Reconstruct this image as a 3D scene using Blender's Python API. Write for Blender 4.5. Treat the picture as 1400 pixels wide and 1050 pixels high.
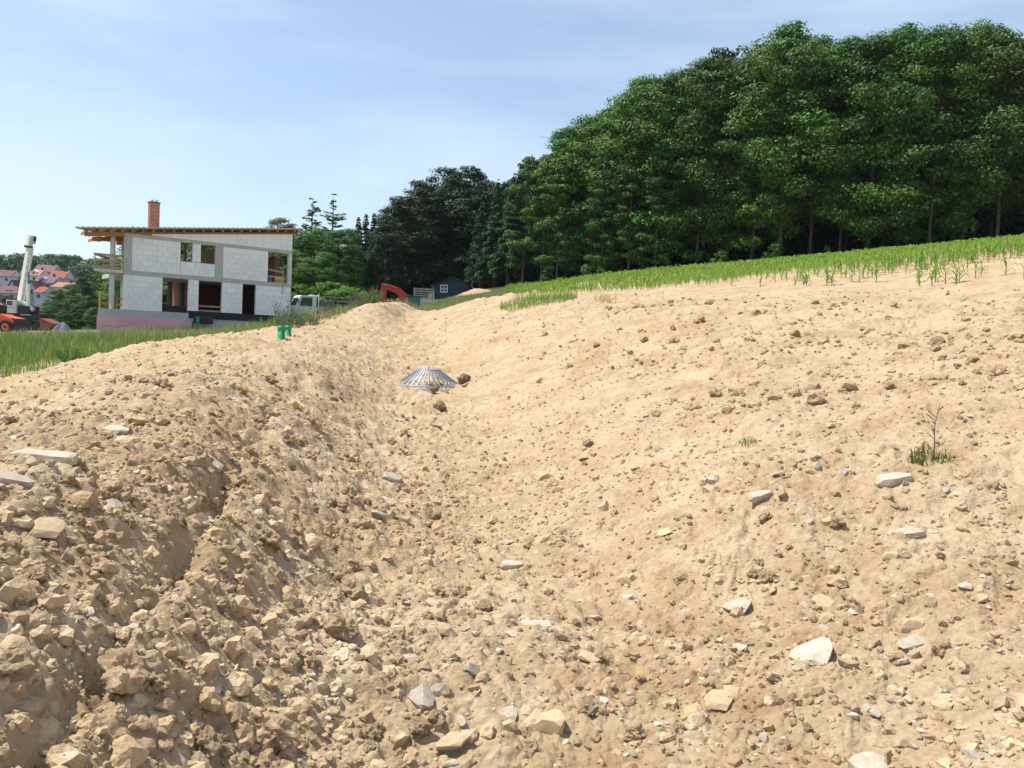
import bpy, bmesh, math, random
import numpy as np
from mathutils import Vector, Matrix

# ------------------------------------------------------------------ scene, camera, sky, sun, exposure
for o in list(bpy.data.objects):
    bpy.data.objects.remove(o, do_unlink=True)
SC = bpy.context.scene
COL = SC.collection
R = math.radians
# the camera stands at the origin (eye level z = 0) and looks along +Y
PITCH, ROLL, FPX = R(-3.05), R(2.7), 1080.0          # FPX: focal length for a picture 1400 wide
cam_d = bpy.data.cameras.new('camera')
cam = bpy.data.objects.new('camera', cam_d)
COL.objects.link(cam)
cam_d.sensor_width = 36.0
cam_d.lens = 36.0 * FPX / 1400.0
cam_d.clip_start, cam_d.clip_end = 0.05, 5000
_fw = Vector((0, math.cos(PITCH), math.sin(PITCH)))
_up0 = Vector((0, -math.sin(PITCH), math.cos(PITCH)))
_rt0 = Vector((1, 0, 0))
_rt = _rt0 * math.cos(ROLL) + _up0 * math.sin(ROLL)
_up = _up0 * math.cos(ROLL) - _rt0 * math.sin(ROLL)
m3 = Matrix((_rt, _up, -_fw)).transposed()
cam.matrix_world = m3.to_4x4()
SC.camera = cam

SUN_EL, SUN_AHEAD = R(61), R(8)                     # the sun stands to the left, a little ahead of the camera
sun_vec = Vector((-math.cos(SUN_AHEAD) * math.cos(SUN_EL), math.sin(SUN_AHEAD) * math.cos(SUN_EL), math.sin(SUN_EL)))
sun_d = bpy.data.lights.new('sun', 'SUN')
sun_d.energy, sun_d.angle, sun_d.color = 4.8, R(0.53), (1.0, 0.955, 0.88)
sun = bpy.data.objects.new('sun', sun_d)
COL.objects.link(sun)
sun.rotation_euler = sun_vec.to_track_quat('Z', 'Y').to_euler()

W = bpy.data.worlds.new('World')
SC.world = W
W.use_nodes = True
wn, wl = W.node_tree.nodes, W.node_tree.links
wn.clear()
sky = wn.new('ShaderNodeTexSky')
sky.sky_type = 'NISHITA'
sky.sun_disc = False
sky.sun_elevation = SUN_EL
sky.sun_rotation = -(math.pi / 2 - SUN_AHEAD)
sky.air_density, sky.dust_density, sky.ozone_density = 1.0, 0.9, 1.2
tc = wn.new('ShaderNodeTexCoord')
mp = wn.new('ShaderNodeMapping')
mp.inputs['Scale'].default_value = (1.2, 2.0, 7.0)
mp.inputs['Rotation'].default_value = (0.12, 0.2, 0.3)
nz = wn.new('ShaderNodeTexNoise')
nz.inputs['Scale'].default_value = 1.6
nz.inputs['Detail'].default_value = 7
nz.inputs['Roughness'].default_value = 0.55
rmp = wn.new('ShaderNodeMapRange')
rmp.inputs['From Min'].default_value, rmp.inputs['From Max'].default_value = 0.38, 0.80
rmp.inputs['To Min'].default_value, rmp.inputs['To Max'].default_value = 0.18, 0.80
cmix = wn.new('ShaderNodeMixRGB')
cmix.inputs['Color2'].default_value = (4.7, 5.5, 6.4, 1)
bg = wn.new('ShaderNodeBackground')
bg.inputs['Strength'].default_value = 0.138
wo = wn.new('ShaderNodeOutputWorld')
wl.new(tc.outputs['Generated'], mp.inputs['Vector'])
wl.new(mp.outputs['Vector'], nz.inputs['Vector'])
wl.new(nz.outputs['Fac'], rmp.inputs['Value'])
wl.new(rmp.outputs['Result'], cmix.inputs['Fac'])
wl.new(sky.outputs['Color'], cmix.inputs['Color1'])
wl.new(cmix.outputs['Color'], bg.inputs['Color'])
wl.new(bg.outputs['Background'], wo.inputs['Surface'])

SC.view_settings.view_transform = 'Standard'
SC.view_settings.look = 'None'
SC.view_settings.exposure = 0.38
SC.view_settings.gamma = 1.0
SC.render.resolution_x, SC.render.resolution_y = 1024, 768

rnd = random.Random(7)
NR = np.random.default_rng(11)

# ------------------------------------------------------------------ helpers
def ray(px, py):
    """direction of the photograph's pixel (1400 x 1050)"""
    return _fw + _rt * ((px - 700) / FPX) - _up * ((py - 525) / FPX)

def at(px, py, Y):
    """the point at distance Y in front of the camera that shows at that pixel"""
    r = ray(px, py)
    return r * (Y / r.y)

def tag(o, label=None, cat=None, group=None, kind=None):
    if label: o['label'] = label
    if cat: o['category'] = cat
    if group: o['group'] = group
    if kind: o['kind'] = kind
    return o

def empty(name, loc, rz=0.0, label=None, cat=None, group=None):
    o = bpy.data.objects.new(name, None)
    o.empty_display_size = 0.2
    COL.objects.link(o)
    o.location = loc
    o.rotation_euler = (0, 0, rz)
    return tag(o, label, cat, group)

def link(name, me, parent=None, loc=(0, 0, 0), rz=0.0):
    o = bpy.data.objects.new(name, me)
    COL.objects.link(o)
    o.parent = parent
    o.location = loc
    o.rotation_euler = (0, 0, rz)
    return o

def children(o):
    return [c for c in bpy.data.objects if c.parent == o]

class MB:
    """collects simple solids; build() links them as one mesh object"""
    def __init__(self):
        self.v, self.f = [], []
    def add(self, v, f):
        b = len(self.v)
        self.v += [tuple(p) for p in v]
        self.f += [tuple(i + b for i in q) for q in f]
        return self
    def box(self, lo, hi, ch=0.0):
        (x0, y0, z0), (x1, y1, z1) = lo, hi
        if ch <= 0:
            v = [(x0, y0, z0), (x1, y0, z0), (x1, y1, z0), (x0, y1, z0), (x0, y0, z1), (x1, y0, z1), (x1, y1, z1), (x0, y1, z1)]
            return self.add(v, [(0, 3, 2, 1), (4, 5, 6, 7), (0, 1, 5, 4), (1, 2, 6, 5), (2, 3, 7, 6), (3, 0, 4, 7)])
        bm = bmesh.new()
        bmesh.ops.create_cube(bm, size=1)
        for q in bm.verts:
            q.co = Vector(((x0 + x1) / 2 + q.co.x * (x1 - x0), (y0 + y1) / 2 + q.co.y * (y1 - y0), (z0 + z1) / 2 + q.co.z * (z1 - z0)))
        bmesh.ops.bevel(bm, geom=bm.edges[:], offset=ch, segments=2, affect='EDGES', profile=0.6)
        return self.addbm(bm)
    def addbm(self, bm):
        bm.verts.index_update()
        self.add([q.co[:] for q in bm.verts], [[q.index for q in f.verts] for f in bm.faces])
        bm.free()
        return self
    def tube(self, pts, rad, n=8, cap=True):
        pts = [Vector(p) for p in pts]
        rads = rad if isinstance(rad, (list, tuple)) else [rad] * len(pts)
        b = len(self.v)
        for i, p in enumerate(pts):
            d = (pts[min(i + 1, len(pts) - 1)] - pts[max(i - 1, 0)]).normalized()
            a = d.cross(Vector((0, 0, 1)) if abs(d.z) < 0.95 else Vector((1, 0, 0))).normalized()
            c = d.cross(a)
            for k in range(n):
                t = 2 * math.pi * k / n
                self.v.append(tuple(p + (a * math.cos(t) + c * math.sin(t)) * rads[i]))
        for i in range(len(pts) - 1):
            for k in range(n):
                self.f.append((b + i * n + k, b + i * n + (k + 1) % n, b + (i + 1) * n + (k + 1) % n, b + (i + 1) * n + k))
        if cap:
            self.f.append(tuple(b + k for k in reversed(range(n))))
            self.f.append(tuple(b + (len(pts) - 1) * n + k for k in range(n)))
        return self
    def bar(self, p, q, w, h):
        """a square-section beam from p to q, w wide across and h high"""
        p, q = Vector(p), Vector(q)
        d = (q - p).normalized()
        a = d.cross(Vector((0, 0, 1)) if abs(d.z) < 0.97 else Vector((0, 1, 0))).normalized()
        c = a.cross(d).normalized()
        v = []
        for e in (p, q):
            for s, t in ((-1, -1), (1, -1), (1, 1), (-1, 1)):
                v.append(tuple(e + a * (s * w / 2) + c * (t * h / 2)))
        return self.add(v, [(0, 1, 2, 3), (7, 6, 5, 4), (0, 4, 5, 1), (1, 5, 6, 2), (2, 6, 7, 3), (3, 7, 4, 0)])
    def prism(self, poly, axis, a, b):
        """extrude a 2D polygon along an axis ('x','y','z') from a to b"""
        def P(u, v, w):
            return {'x': (w, u, v), 'y': (u, w, v), 'z': (u, v, w)}[axis]
        n = len(poly)
        v = [P(u, w, a) for u, w in poly] + [P(u, w, b) for u, w in poly]
        f = [tuple(range(n)), tuple(reversed(range(n, 2 * n)))]
        f += [(i, i + n, (i + 1) % n + n, (i + 1) % n) for i in range(n)]
        return self.add(v, f)
    def mesh(self, name, material):
        me = bpy.data.meshes.new(name)
        me.from_pydata(self.v, [], self.f)
        bm = bmesh.new()
        bm.from_mesh(me)
        bmesh.ops.recalc_face_normals(bm, faces=bm.faces)
        bm.to_mesh(me)
        bm.free()
        me.materials.append(material)
        return me
    def build(self, name, material, parent=None, loc=(0, 0, 0), rz=0.0, smooth=False):
        me = self.mesh(name, material)
        if smooth:
            me.polygons.foreach_set('use_smooth', [True] * len(me.polygons))
        return link(name, me, parent, loc, rz)

def np_mesh(name, V, Fq, material, smooth=False, color=None):
    """mesh from numpy arrays; Fq is (n, 3) or (n, 4)"""
    me = bpy.data.meshes.new(name)
    V = np.ascontiguousarray(V, dtype=np.float32)
    Fq = np.ascontiguousarray(Fq, dtype=np.int32)
    n, k = Fq.shape
    me.vertices.add(len(V))
    me.vertices.foreach_set('co', V.ravel())
    me.loops.add(n * k)
    me.loops.foreach_set('vertex_index', Fq.ravel())
    me.polygons.add(n)
    me.polygons.foreach_set('loop_start', np.arange(0, n * k, k, dtype=np.int32))
    me.polygons.foreach_set('use_smooth', np.full(n, smooth, dtype=bool))
    if color is not None:
        ca = me.color_attributes.new('tint', 'FLOAT_COLOR', 'POINT')
        c4 = np.ones((len(V), 4), dtype=np.float32)
        c4[:, :3] = color
        ca.data.foreach_set('color', c4.ravel())
    me.update(calc_edges=True)
    me.materials.append(material)
    return me

# ------------------------------------------------------------------ materials
def new_mat(name):
    m = bpy.data.materials.new(name)
    m.use_nodes = True
    nt = m.node_tree
    b = nt.nodes['Principled BSDF']
    return m, nt.nodes, nt.links, b

def mat(name, col, rough=0.7, var=0.12, scale=6.0, bump=0.0, bscale=40.0, metal=0.0, per_object=0.0, spec=0.3):
    """plain surface with uneven colour, optional relief and a little difference from piece to piece"""
    m, N, L, b = new_mat(name)
    t = N.new('ShaderNodeTexCoord')
    n = N.new('ShaderNodeTexNoise')
    n.inputs['Scale'].default_value = scale
    n.inputs['Detail'].default_value = 6
    n.inputs['Roughness'].default_value = 0.65
    L.new(t.outputs['Object'], n.inputs['Vector'])
    mr = N.new('ShaderNodeMapRange')
    mr.inputs['From Min'].default_value, mr.inputs['From Max'].default_value = 0.25, 0.75
    mr.inputs['To Min'].default_value, mr.inputs['To Max'].default_value = 1 - var, 1 + var
    L.new(n.outputs['Fac'], mr.inputs['Value'])
    val = mr.outputs['Result']
    if per_object > 0:
        oi = N.new('ShaderNodeObjectInfo')
        m2 = N.new('ShaderNodeMapRange')
        m2.inputs['To Min'].default_value, m2.inputs['To Max'].default_value = 1 - per_object, 1 + per_object
        L.new(oi.outputs['Random'], m2.inputs['Value'])
        mm = N.new('ShaderNodeMath')
        mm.operation = 'MULTIPLY'
        L.new(val, mm.inputs[0])
        L.new(m2.outputs['Result'], mm.inputs[1])
        val = mm.outputs['Value']
    hs = N.new('ShaderNodeHueSaturation')
    hs.inputs['Color'].default_value = (*col, 1)
    L.new(val, hs.inputs['Value'])
    L.new(hs.outputs['Color'], b.inputs['Base Color'])
    b.inputs['Roughness'].default_value = rough
    b.inputs['Metallic'].default_value = metal
    b.inputs['Specular IOR Level'].default_value = spec
    if bump > 0:
        n2 = N.new('ShaderNodeTexNoise')
        n2.inputs['Scale'].default_value = bscale
        n2.inputs['Detail'].default_value = 5
        L.new(t.outputs['Object'], n2.inputs['Vector'])
        bp = N.new('ShaderNodeBump')
        bp.inputs['Strength'].default_value = bump
        bp.inputs['Distance'].default_value = 0.02
        L.new(n2.outputs['Fac'], bp.inputs['Height'])
        L.new(bp.outputs['Normal'], b.inputs['Normal'])
    return m

def leaf_mat(name, col, transl=0.28, per_object=0.28, rough=0.55):
    m, N, L, b = new_mat(name)
    at_ = N.new('ShaderNodeVertexColor')
    at_.layer_name = 'tint'
    mul = N.new('ShaderNodeMixRGB')
    mul.blend_type = 'MULTIPLY'
    mul.inputs['Fac'].default_value = 1
    mul.inputs['Color1'].default_value = (*col, 1)
    L.new(at_.outputs['Color'], mul.inputs['Color2'])
    oi = N.new('ShaderNodeObjectInfo')
    mr = N.new('ShaderNodeMapRange')
    mr.inputs['To Min'].default_value, mr.inputs['To Max'].default_value = 1 - per_object, 1 + per_object
    L.new(oi.outputs['Random'], mr.inputs['Value'])
    hs = N.new('ShaderNodeHueSaturation')
    L.new(mul.outputs['Color'], hs.inputs['Color'])
    L.new(mr.outputs['Result'], hs.inputs['Value'])
    if per_object > 0:                                    # species differ in hue: yellowish to bluish green
        f1 = N.new('ShaderNodeMath'); f1.operation = 'MULTIPLY'; f1.inputs[1].default_value = 7.31
        f2 = N.new('ShaderNodeMath'); f2.operation = 'FRACT'
        f3 = N.new('ShaderNodeMapRange'); f3.inputs['To Min'].default_value, f3.inputs['To Max'].default_value = 0.485, 0.53
        L.new(oi.outputs['Random'], f1.inputs[0]); L.new(f1.outputs[0], f2.inputs[0]); L.new(f2.outputs[0], f3.inputs['Value']); L.new(f3.outputs['Result'], hs.inputs['Hue'])
    L.new(hs.outputs['Color'], b.inputs['Base Color'])
    b.inputs['Roughness'].default_value = rough
    b.inputs['Specular IOR Level'].default_value = 0.25
    tr = N.new('ShaderNodeBsdfTranslucent')
    hs2 = N.new('ShaderNodeHueSaturation')
    hs2.inputs['Hue'].default_value = 0.48
    hs2.inputs['Value'].default_value = 1.25
    L.new(hs.outputs['Color'], hs2.inputs['Color'])
    L.new(hs2.outputs['Color'], tr.inputs['Color'])
    mx = N.new('ShaderNodeMixShader')
    mx.inputs['Fac'].default_value = transl
    L.new(b.outputs['BSDF'], mx.inputs[1])
    L.new(tr.outputs['BSDF'], mx.inputs[2])
    L.new(mx.outputs['Shader'], N['Material Output'].inputs['Surface'])
    return m

def glass_mat(name, col=(0.03, 0.04, 0.06)):
    m, N, L, b = new_mat(name)
    b.inputs['Base Color'].default_value = (*col, 1)
    b.inputs['Roughness'].default_value = 0.08
    b.inputs['Specular IOR Level'].default_value = 0.6
    return m

SOIL = (0.425, 0.312, 0.190)
def soil_nodes(N, L, vec, extra=None):
    """tan loam: hue drifts from pale dusty to ochre, with fine grain"""
    a = N.new('ShaderNodeTexNoise'); a.inputs['Scale'].default_value = 0.9; a.inputs['Detail'].default_value = 8; a.inputs['Roughness'].default_value = 0.62
    c = N.new('ShaderNodeTexNoise'); c.inputs['Scale'].default_value = 26; c.inputs['Detail'].default_value = 6; c.inputs['Roughness'].default_value = 0.7
    v = N.new('ShaderNodeTexVoronoi'); v.inputs['Scale'].default_value = 17; v.inputs['Randomness'].default_value = 1
    L.new(vec, a.inputs['Vector']); L.new(vec, c.inputs['Vector']); L.new(vec, v.inputs['Vector'])
    r1 = N.new('ShaderNodeValToRGB')
    e = r1.color_ramp.elements
    e[0].position, e[0].color = 0.36, (0.325, 0.218, 0.118, 1)
    e[1].position, e[1].color = 0.64, (0.51, 0.395, 0.262, 1)
    k = r1.color_ramp.elements.new(0.5); k.color = (*SOIL, 1)
    a2 = N.new('ShaderNodeTexNoise'); a2.inputs['Scale'].default_value = 3.7; a2.inputs['Detail'].default_value = 7; a2.inputs['Roughness'].default_value = 0.7
    L.new(vec, a2.inputs['Vector'])
    am = N.new('ShaderNodeMixRGB'); am.inputs['Fac'].default_value = 0.5
    L.new(a.outputs['Fac'], am.inputs['Color1']); L.new(a2.outputs['Fac'], am.inputs['Color2'])
    L.new(am.outputs['Color'], r1.inputs['Fac'])
    r2 = N.new('ShaderNodeMapRange'); r2.inputs['From Min'].default_value, r2.inputs['From Max'].default_value = 0.3, 0.7
    r2.inputs['To Min'].default_value, r2.inputs['To Max'].default_value = 0.80, 1.18
    L.new(c.outputs['Fac'], r2.inputs['Value'])
    hs = N.new('ShaderNodeHueSaturation')
    L.new(r1.outputs['Color'], hs.inputs['Color']); L.new(r2.outputs['Result'], hs.inputs['Value'])
    # scattered pale stone chips
    sep = N.new('ShaderNodeSeparateColor'); L.new(v.outputs['Color'], sep.inputs['Color'])
    g = N.new('ShaderNodeMath'); g.operation = 'GREATER_THAN'; g.inputs[1].default_value = 0.90
    L.new(sep.outputs['Red'], g.inputs[0])
    d = N.new('ShaderNodeMath'); d.operation = 'LESS_THAN'; d.inputs[1].default_value = 0.36
    L.new(v.outputs['Distance'], d.inputs[0])
    gm = N.new('ShaderNodeMath'); gm.operation = 'MULTIPLY'
    L.new(g.outputs[0], gm.inputs[0]); L.new(d.outputs[0], gm.inputs[1])
    gk = N.new('ShaderNodeMath'); gk.operation = 'MULTIPLY'; gk.inputs[1].default_value = 0.65
    L.new(gm.outputs[0], gk.inputs[0])
    mx = N.new('ShaderNodeMixRGB'); mx.inputs['Color2'].default_value = (0.52, 0.43, 0.31, 1)
    L.new(gk.outputs[0], mx.inputs['Fac']); L.new(hs.outputs['Color'], mx.inputs['Color1'])
    return mx.outputs['Color'], c.outputs['Fac']

def make_ground_mat():
    m, N, L, b = new_mat('ground_soil')
    t = N.new('ShaderNodeTexCoord')
    col, fine = soil_nodes(N, L, t.outputs['Object'])
    cov = N.new('ShaderNodeVertexColor'); cov.layer_name = 'tint'
    sep = N.new('ShaderNodeSeparateColor'); L.new(cov.outputs['Color'], sep.inputs['Color'])
    for ch, c2 in (('Red', (0.085, 0.10, 0.035, 1)), ('Green', (0.05, 0.038, 0.022, 1)), ('Blue', (0.42, 0.38, 0.33, 1))):
        mx = N.new('ShaderNodeMixRGB'); mx.inputs['Color2'].default_value = c2
        L.new(sep.outputs[ch], mx.inputs['Fac']); L.new(col, mx.inputs['Color1'])
        col = mx.outputs['Color']
    L.new(col, b.inputs['Base Color'])
    b.inputs['Roughness'].default_value = 0.95
    b.inputs['Specular IOR Level'].default_value = 0.1
    n2 = N.new('ShaderNodeTexNoise'); n2.inputs['Scale'].default_value = 34; n2.inputs['Detail'].default_value = 9; n2.inputs['Roughness'].default_value = 0.78
    L.new(t.outputs['Object'], n2.inputs['Vector'])
    v2 = N.new('ShaderNodeTexVoronoi'); v2.inputs['Scale'].default_value = 48; L.new(t.outputs['Object'], v2.inputs['Vector'])
    mxh = N.new('ShaderNodeMath'); mxh.operation = 'MULTIPLY_ADD'; mxh.inputs[1].default_value = -0.45
    L.new(v2.outputs['Distance'], mxh.inputs[0]); L.new(n2.outputs['Fac'], mxh.inputs[2])
    bp = N.new('ShaderNodeBump'); bp.inputs['Strength'].default_value = 0.75; bp.inputs['Distance'].default_value = 0.018
    n4 = N.new('ShaderNodeTexNoise'); n4.inputs['Scale'].default_value = 7; n4.inputs['Detail'].default_value = 5; n4.inputs['Roughness'].default_value = 0.7
    L.new(t.outputs['Object'], n4.inputs['Vector'])
    mh2 = N.new('ShaderNodeMath'); mh2.operation = 'MULTIPLY_ADD'; mh2.inputs[1].default_value = 2.2
    L.new(n4.outputs['Fac'], mh2.inputs[0]); L.new(mxh.outputs[0], mh2.inputs[2])
    L.new(mh2.outputs[0], bp.inputs['Height']); L.new(bp.outputs['Normal'], b.inputs['Normal'])
    return m

def make_clod_mat(name, tint=1.0):
    m, N, L, b = new_mat(name)
    t = N.new('ShaderNodeTexCoord')
    oi = N.new('ShaderNodeObjectInfo')
    col, fine = soil_nodes(N, L, t.outputs['Object'])
    mr = N.new('ShaderNodeMapRange'); mr.inputs['To Min'].default_value, mr.inputs['To Max'].default_value = 0.82 * tint, 1.1 * tint
    L.new(oi.outputs['Random'], mr.inputs['Value'])
    hs = N.new('ShaderNodeHueSaturation'); L.new(col, hs.inputs['Color']); L.new(mr.outputs['Result'], hs.inputs['Value'])
    L.new(hs.outputs['Color'], b.inputs['Base Color'])
    b.inputs['Roughness'].default_value = 0.95
    b.inputs['Specular IOR Level'].default_value = 0.1
    n2 = N.new('ShaderNodeTexNoise'); n2.inputs['Scale'].default_value = 70; n2.inputs['Detail'].default_value = 6
    L.new(t.outputs['Object'], n2.inputs['Vector'])
    bp = N.new('ShaderNodeBump'); bp.inputs['Strength'].default_value = 0.7; bp.inputs['Distance'].default_value = 0.012
    L.new(n2.outputs['Fac'], bp.inputs['Height']); L.new(bp.outputs['Normal'], b.inputs['Normal'])
    return m

def make_stone_mat(name, c1, c2, dirt=0.5):
    """limestone, partly smeared with loam"""
    m, N, L, b = new_mat(name)
    t = N.new('ShaderNodeTexCoord')
    oi = N.new('ShaderNodeObjectInfo')
    ad = N.new('ShaderNodeVectorMath'); ad.operation = 'ADD'
    L.new(t.outputs['Object'], ad.inputs[0]); L.new(oi.outputs['Location'], ad.inputs[1])
    n = N.new('ShaderNodeTexNoise'); n.inputs['Scale'].default_value = 9; n.inputs['Detail'].default_value = 7; n.inputs['Roughness'].default_value = 0.65
    L.new(ad.outputs[0], n.inputs['Vector'])
    rp = N.new('ShaderNodeValToRGB'); e = rp.color_ramp.elements
    e[0].position, e[0].color = 0.35, (*c1, 1)
    e[1].position, e[1].color = 0.65, (*c2, 1)
    L.new(n.outputs['Fac'], rp.inputs['Fac'])
    n3 = N.new('ShaderNodeTexNoise'); n3.inputs['Scale'].default_value = 5; n3.inputs['Detail'].default_value = 8; n3.inputs['Roughness'].default_value = 0.75
    L.new(ad.outputs[0], n3.inputs['Vector'])
    r3 = N.new('ShaderNodeMapRange'); r3.inputs['From Min'].default_value, r3.inputs['From Max'].default_value = 0.46, 0.62
    r3.inputs['To Max'].default_value = dirt
    L.new(n3.outputs['Fac'], r3.inputs['Value'])
    mx = N.new('ShaderNodeMixRGB'); mx.inputs['Color2'].default_value = (*SOIL, 1)
    L.new(r3.outputs['Result'], mx.inputs['Fac']); L.new(rp.outputs['Color'], mx.inputs['Color1'])
    mr = N.new('ShaderNodeMapRange'); mr.inputs['To Min'].default_value, mr.inputs['To Max'].default_value = 0.86, 1.08
    L.new(oi.outputs['Random'], mr.inputs['Value'])
    hs = N.new('ShaderNodeHueSaturation'); L.new(mx.outputs['Color'], hs.inputs['Color']); L.new(mr.outputs['Result'], hs.inputs['Value'])
    L.new(hs.outputs['Color'], b.inputs['Base Color'])
    b.inputs['Roughness'].default_value = 0.85
    b.inputs['Specular IOR Level'].default_value = 0.2
    n2 = N.new('ShaderNodeTexNoise'); n2.inputs['Scale'].default_value = 45; n2.inputs['Detail'].default_value = 6
    L.new(t.outputs['Object'], n2.inputs['Vector'])
    bp = N.new('ShaderNodeBump'); bp.inputs['Strength'].default_value = 0.5; bp.inputs['Distance'].default_value = 0.01
    L.new(n2.outputs['Fac'], bp.inputs['Height']); L.new(bp.outputs['Normal'], b.inputs['Normal'])
    return m

M = {}
M['ground'] = make_ground_mat()
M['clod'] = make_clod_mat('loam_clod', 1.06)
M['brown_clod'] = make_clod_mat('brown_clod', 0.62)
M['lime'] = make_stone_mat('pale_limestone', (0.47, 0.39, 0.30), (0.58, 0.51, 0.425), 0.7)
M['ochre_stone'] = make_stone_mat('ochre_limestone', (0.50, 0.37, 0.21), (0.60, 0.47, 0.31), 0.6)
M['grey_stone'] = make_stone_mat('grey_limestone', (0.33, 0.30, 0.265), (0.50, 0.45, 0.39), 0.55)
M['clay'] = mat('clay_block', (0.26, 0.115, 0.075), 0.9, 0.15, 4)
M['raw_concrete'] = mat('dark_concrete', (0.22, 0.19, 0.165), 0.9, 0.15, 2)
M['block'] = mat('aerated_block', (0.84, 0.84, 0.84), 0.9, 0.05, 5, 0.15, 60, per_object=0.05)
M['mortar'] = mat('mortar', (0.60, 0.59, 0.58), 0.95, 0.1)
M['concrete'] = mat('cast_concrete', (0.46, 0.455, 0.44), 0.9, 0.14, 2.2, 0.2, 30)
M['concrete_pale'] = mat('pale_concrete', (0.62, 0.60, 0.56), 0.9, 0.12, 2.0, 0.2, 30)
M['pink'] = mat('pink_insulation_board', (0.74, 0.42, 0.45), 0.85, 0.07, 3, per_object=0.06)
M['bitumen'] = mat('black_sealing', (0.018, 0.018, 0.02), 0.6, 0.2)
M['glulam'] = mat('glulam_timber', (0.46, 0.19, 0.055), 0.65, 0.14, 4, per_object=0.08)
M['timber'] = mat('rough_timber', (0.42, 0.29, 0.17), 0.85, 0.2, 5, per_object=0.15)
M['grey_timber'] = mat('weathered_timber', (0.34, 0.31, 0.27), 0.9, 0.2, 5, per_object=0.15)
M['deck'] = mat('roof_sheet', (0.44, 0.44, 0.42), 0.6, 0.1, 3, metal=0.3)
M['osb'] = mat('board_soffit', (0.50, 0.41, 0.29), 0.8, 0.15, 7)
M['brick'] = mat('chimney_brick', (0.38, 0.165, 0.115), 0.85, 0.14, 7, per_object=0.10)
M['sheet'] = mat('zinc_sheet', (0.50, 0.58, 0.66), 0.35, 0.1, metal=0.7)
M['galv'] = mat('galvanised_steel', (0.30, 0.37, 0.46), 0.5, 0.25, 8, metal=0.7)
M['green'] = mat('green_plastic', (0.0, 0.26, 0.085), 0.4, 0.08, spec=0.5)
M['red'] = mat('red_paint', (0.50, 0.035, 0.02), 0.4, 0.12, 3, spec=0.5)
M['orange'] = mat('orange_red_paint', (0.60, 0.085, 0.02), 0.45, 0.15, 3, spec=0.5)
M['rust'] = mat('rusty_red_paint', (0.19, 0.065, 0.045), 0.7, 0.2, 3)
M['white'] = mat('white_paint', (0.78, 0.78, 0.76), 0.4, 0.05, 3, spec=0.5)
M['cream'] = mat('cream_paint', (0.74, 0.72, 0.64), 0.45, 0.07, 3, spec=0.4)
M['grey_paint'] = mat('grey_paint', (0.50, 0.50, 0.47), 0.5, 0.1, 3)
M['dark'] = mat('dark_metal', (0.03, 0.03, 0.032), 0.6, 0.25)
M['rubber'] = mat('tyre_rubber', (0.025, 0.024, 0.023), 0.85, 0.2)
M['blue'] = mat('blue_paint', (0.05, 0.16, 0.42), 0.45, 0.1, spec=0.5)
M['teal'] = mat('teal_paint', (0.07, 0.17, 0.20), 0.6, 0.15)
M['yellow'] = mat('yellow_paint', (0.72, 0.45, 0.03), 0.5, 0.1)
M['shed'] = mat('dark_blue_boards', (0.028, 0.05, 0.075), 0.75, 0.2, 6, per_object=0.12)
M['shed_roof'] = mat('dark_roofing_felt', (0.045, 0.045, 0.05), 0.9, 0.2)
M['gravel'] = mat('grey_gravel', (0.13, 0.14, 0.16), 0.95, 0.25, 9, 0.6, 20)
M['glass'] = glass_mat('dark_glass')
M['bark'] = mat('bark', (0.075, 0.06, 0.045), 0.95, 0.35, 3, 0.6, 12, per_object=0.25)
M['pale_bark'] = mat('pale_bark', (0.17, 0.145, 0.11), 0.95, 0.3, 3, 0.5, 12, per_object=0.2)
M['leaf'] = leaf_mat('broad_leaves', (0.072, 0.155, 0.026), 0.2)
M['leaf_dark_shade'] = leaf_mat('dark_and_shade_leaves', (0.022, 0.052, 0.015), 0.12)  # own tone of the dark trees; inside the wood it stands in for shade
M['leaf_bright'] = leaf_mat('bright_leaves', (0.13, 0.25, 0.03), 0.4)
M['leaf_yellow'] = leaf_mat('yellowish_leaves', (0.16, 0.19, 0.05), 0.35)
M['needle'] = leaf_mat('needles', (0.045, 0.098, 0.038), 0.2)
M['needle_blue'] = leaf_mat('bluish_needles', (0.060, 0.112, 0.062), 0.2)
M['larch'] = leaf_mat('thin_needles', (0.17, 0.22, 0.10), 0.3)
M['grass'] = leaf_mat('meadow_grass', (0.15, 0.225, 0.05), 0.35, 0.0)
M['maize'] = leaf_mat('maize_leaves', (0.165, 0.285, 0.042), 0.4, 0.12)
M['weed'] = leaf_mat('grey_green_weed', (0.12, 0.155, 0.085), 0.3)
M['far_leaf'] = leaf_mat('far_leaves', (0.045, 0.10, 0.035), 0.25)

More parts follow.
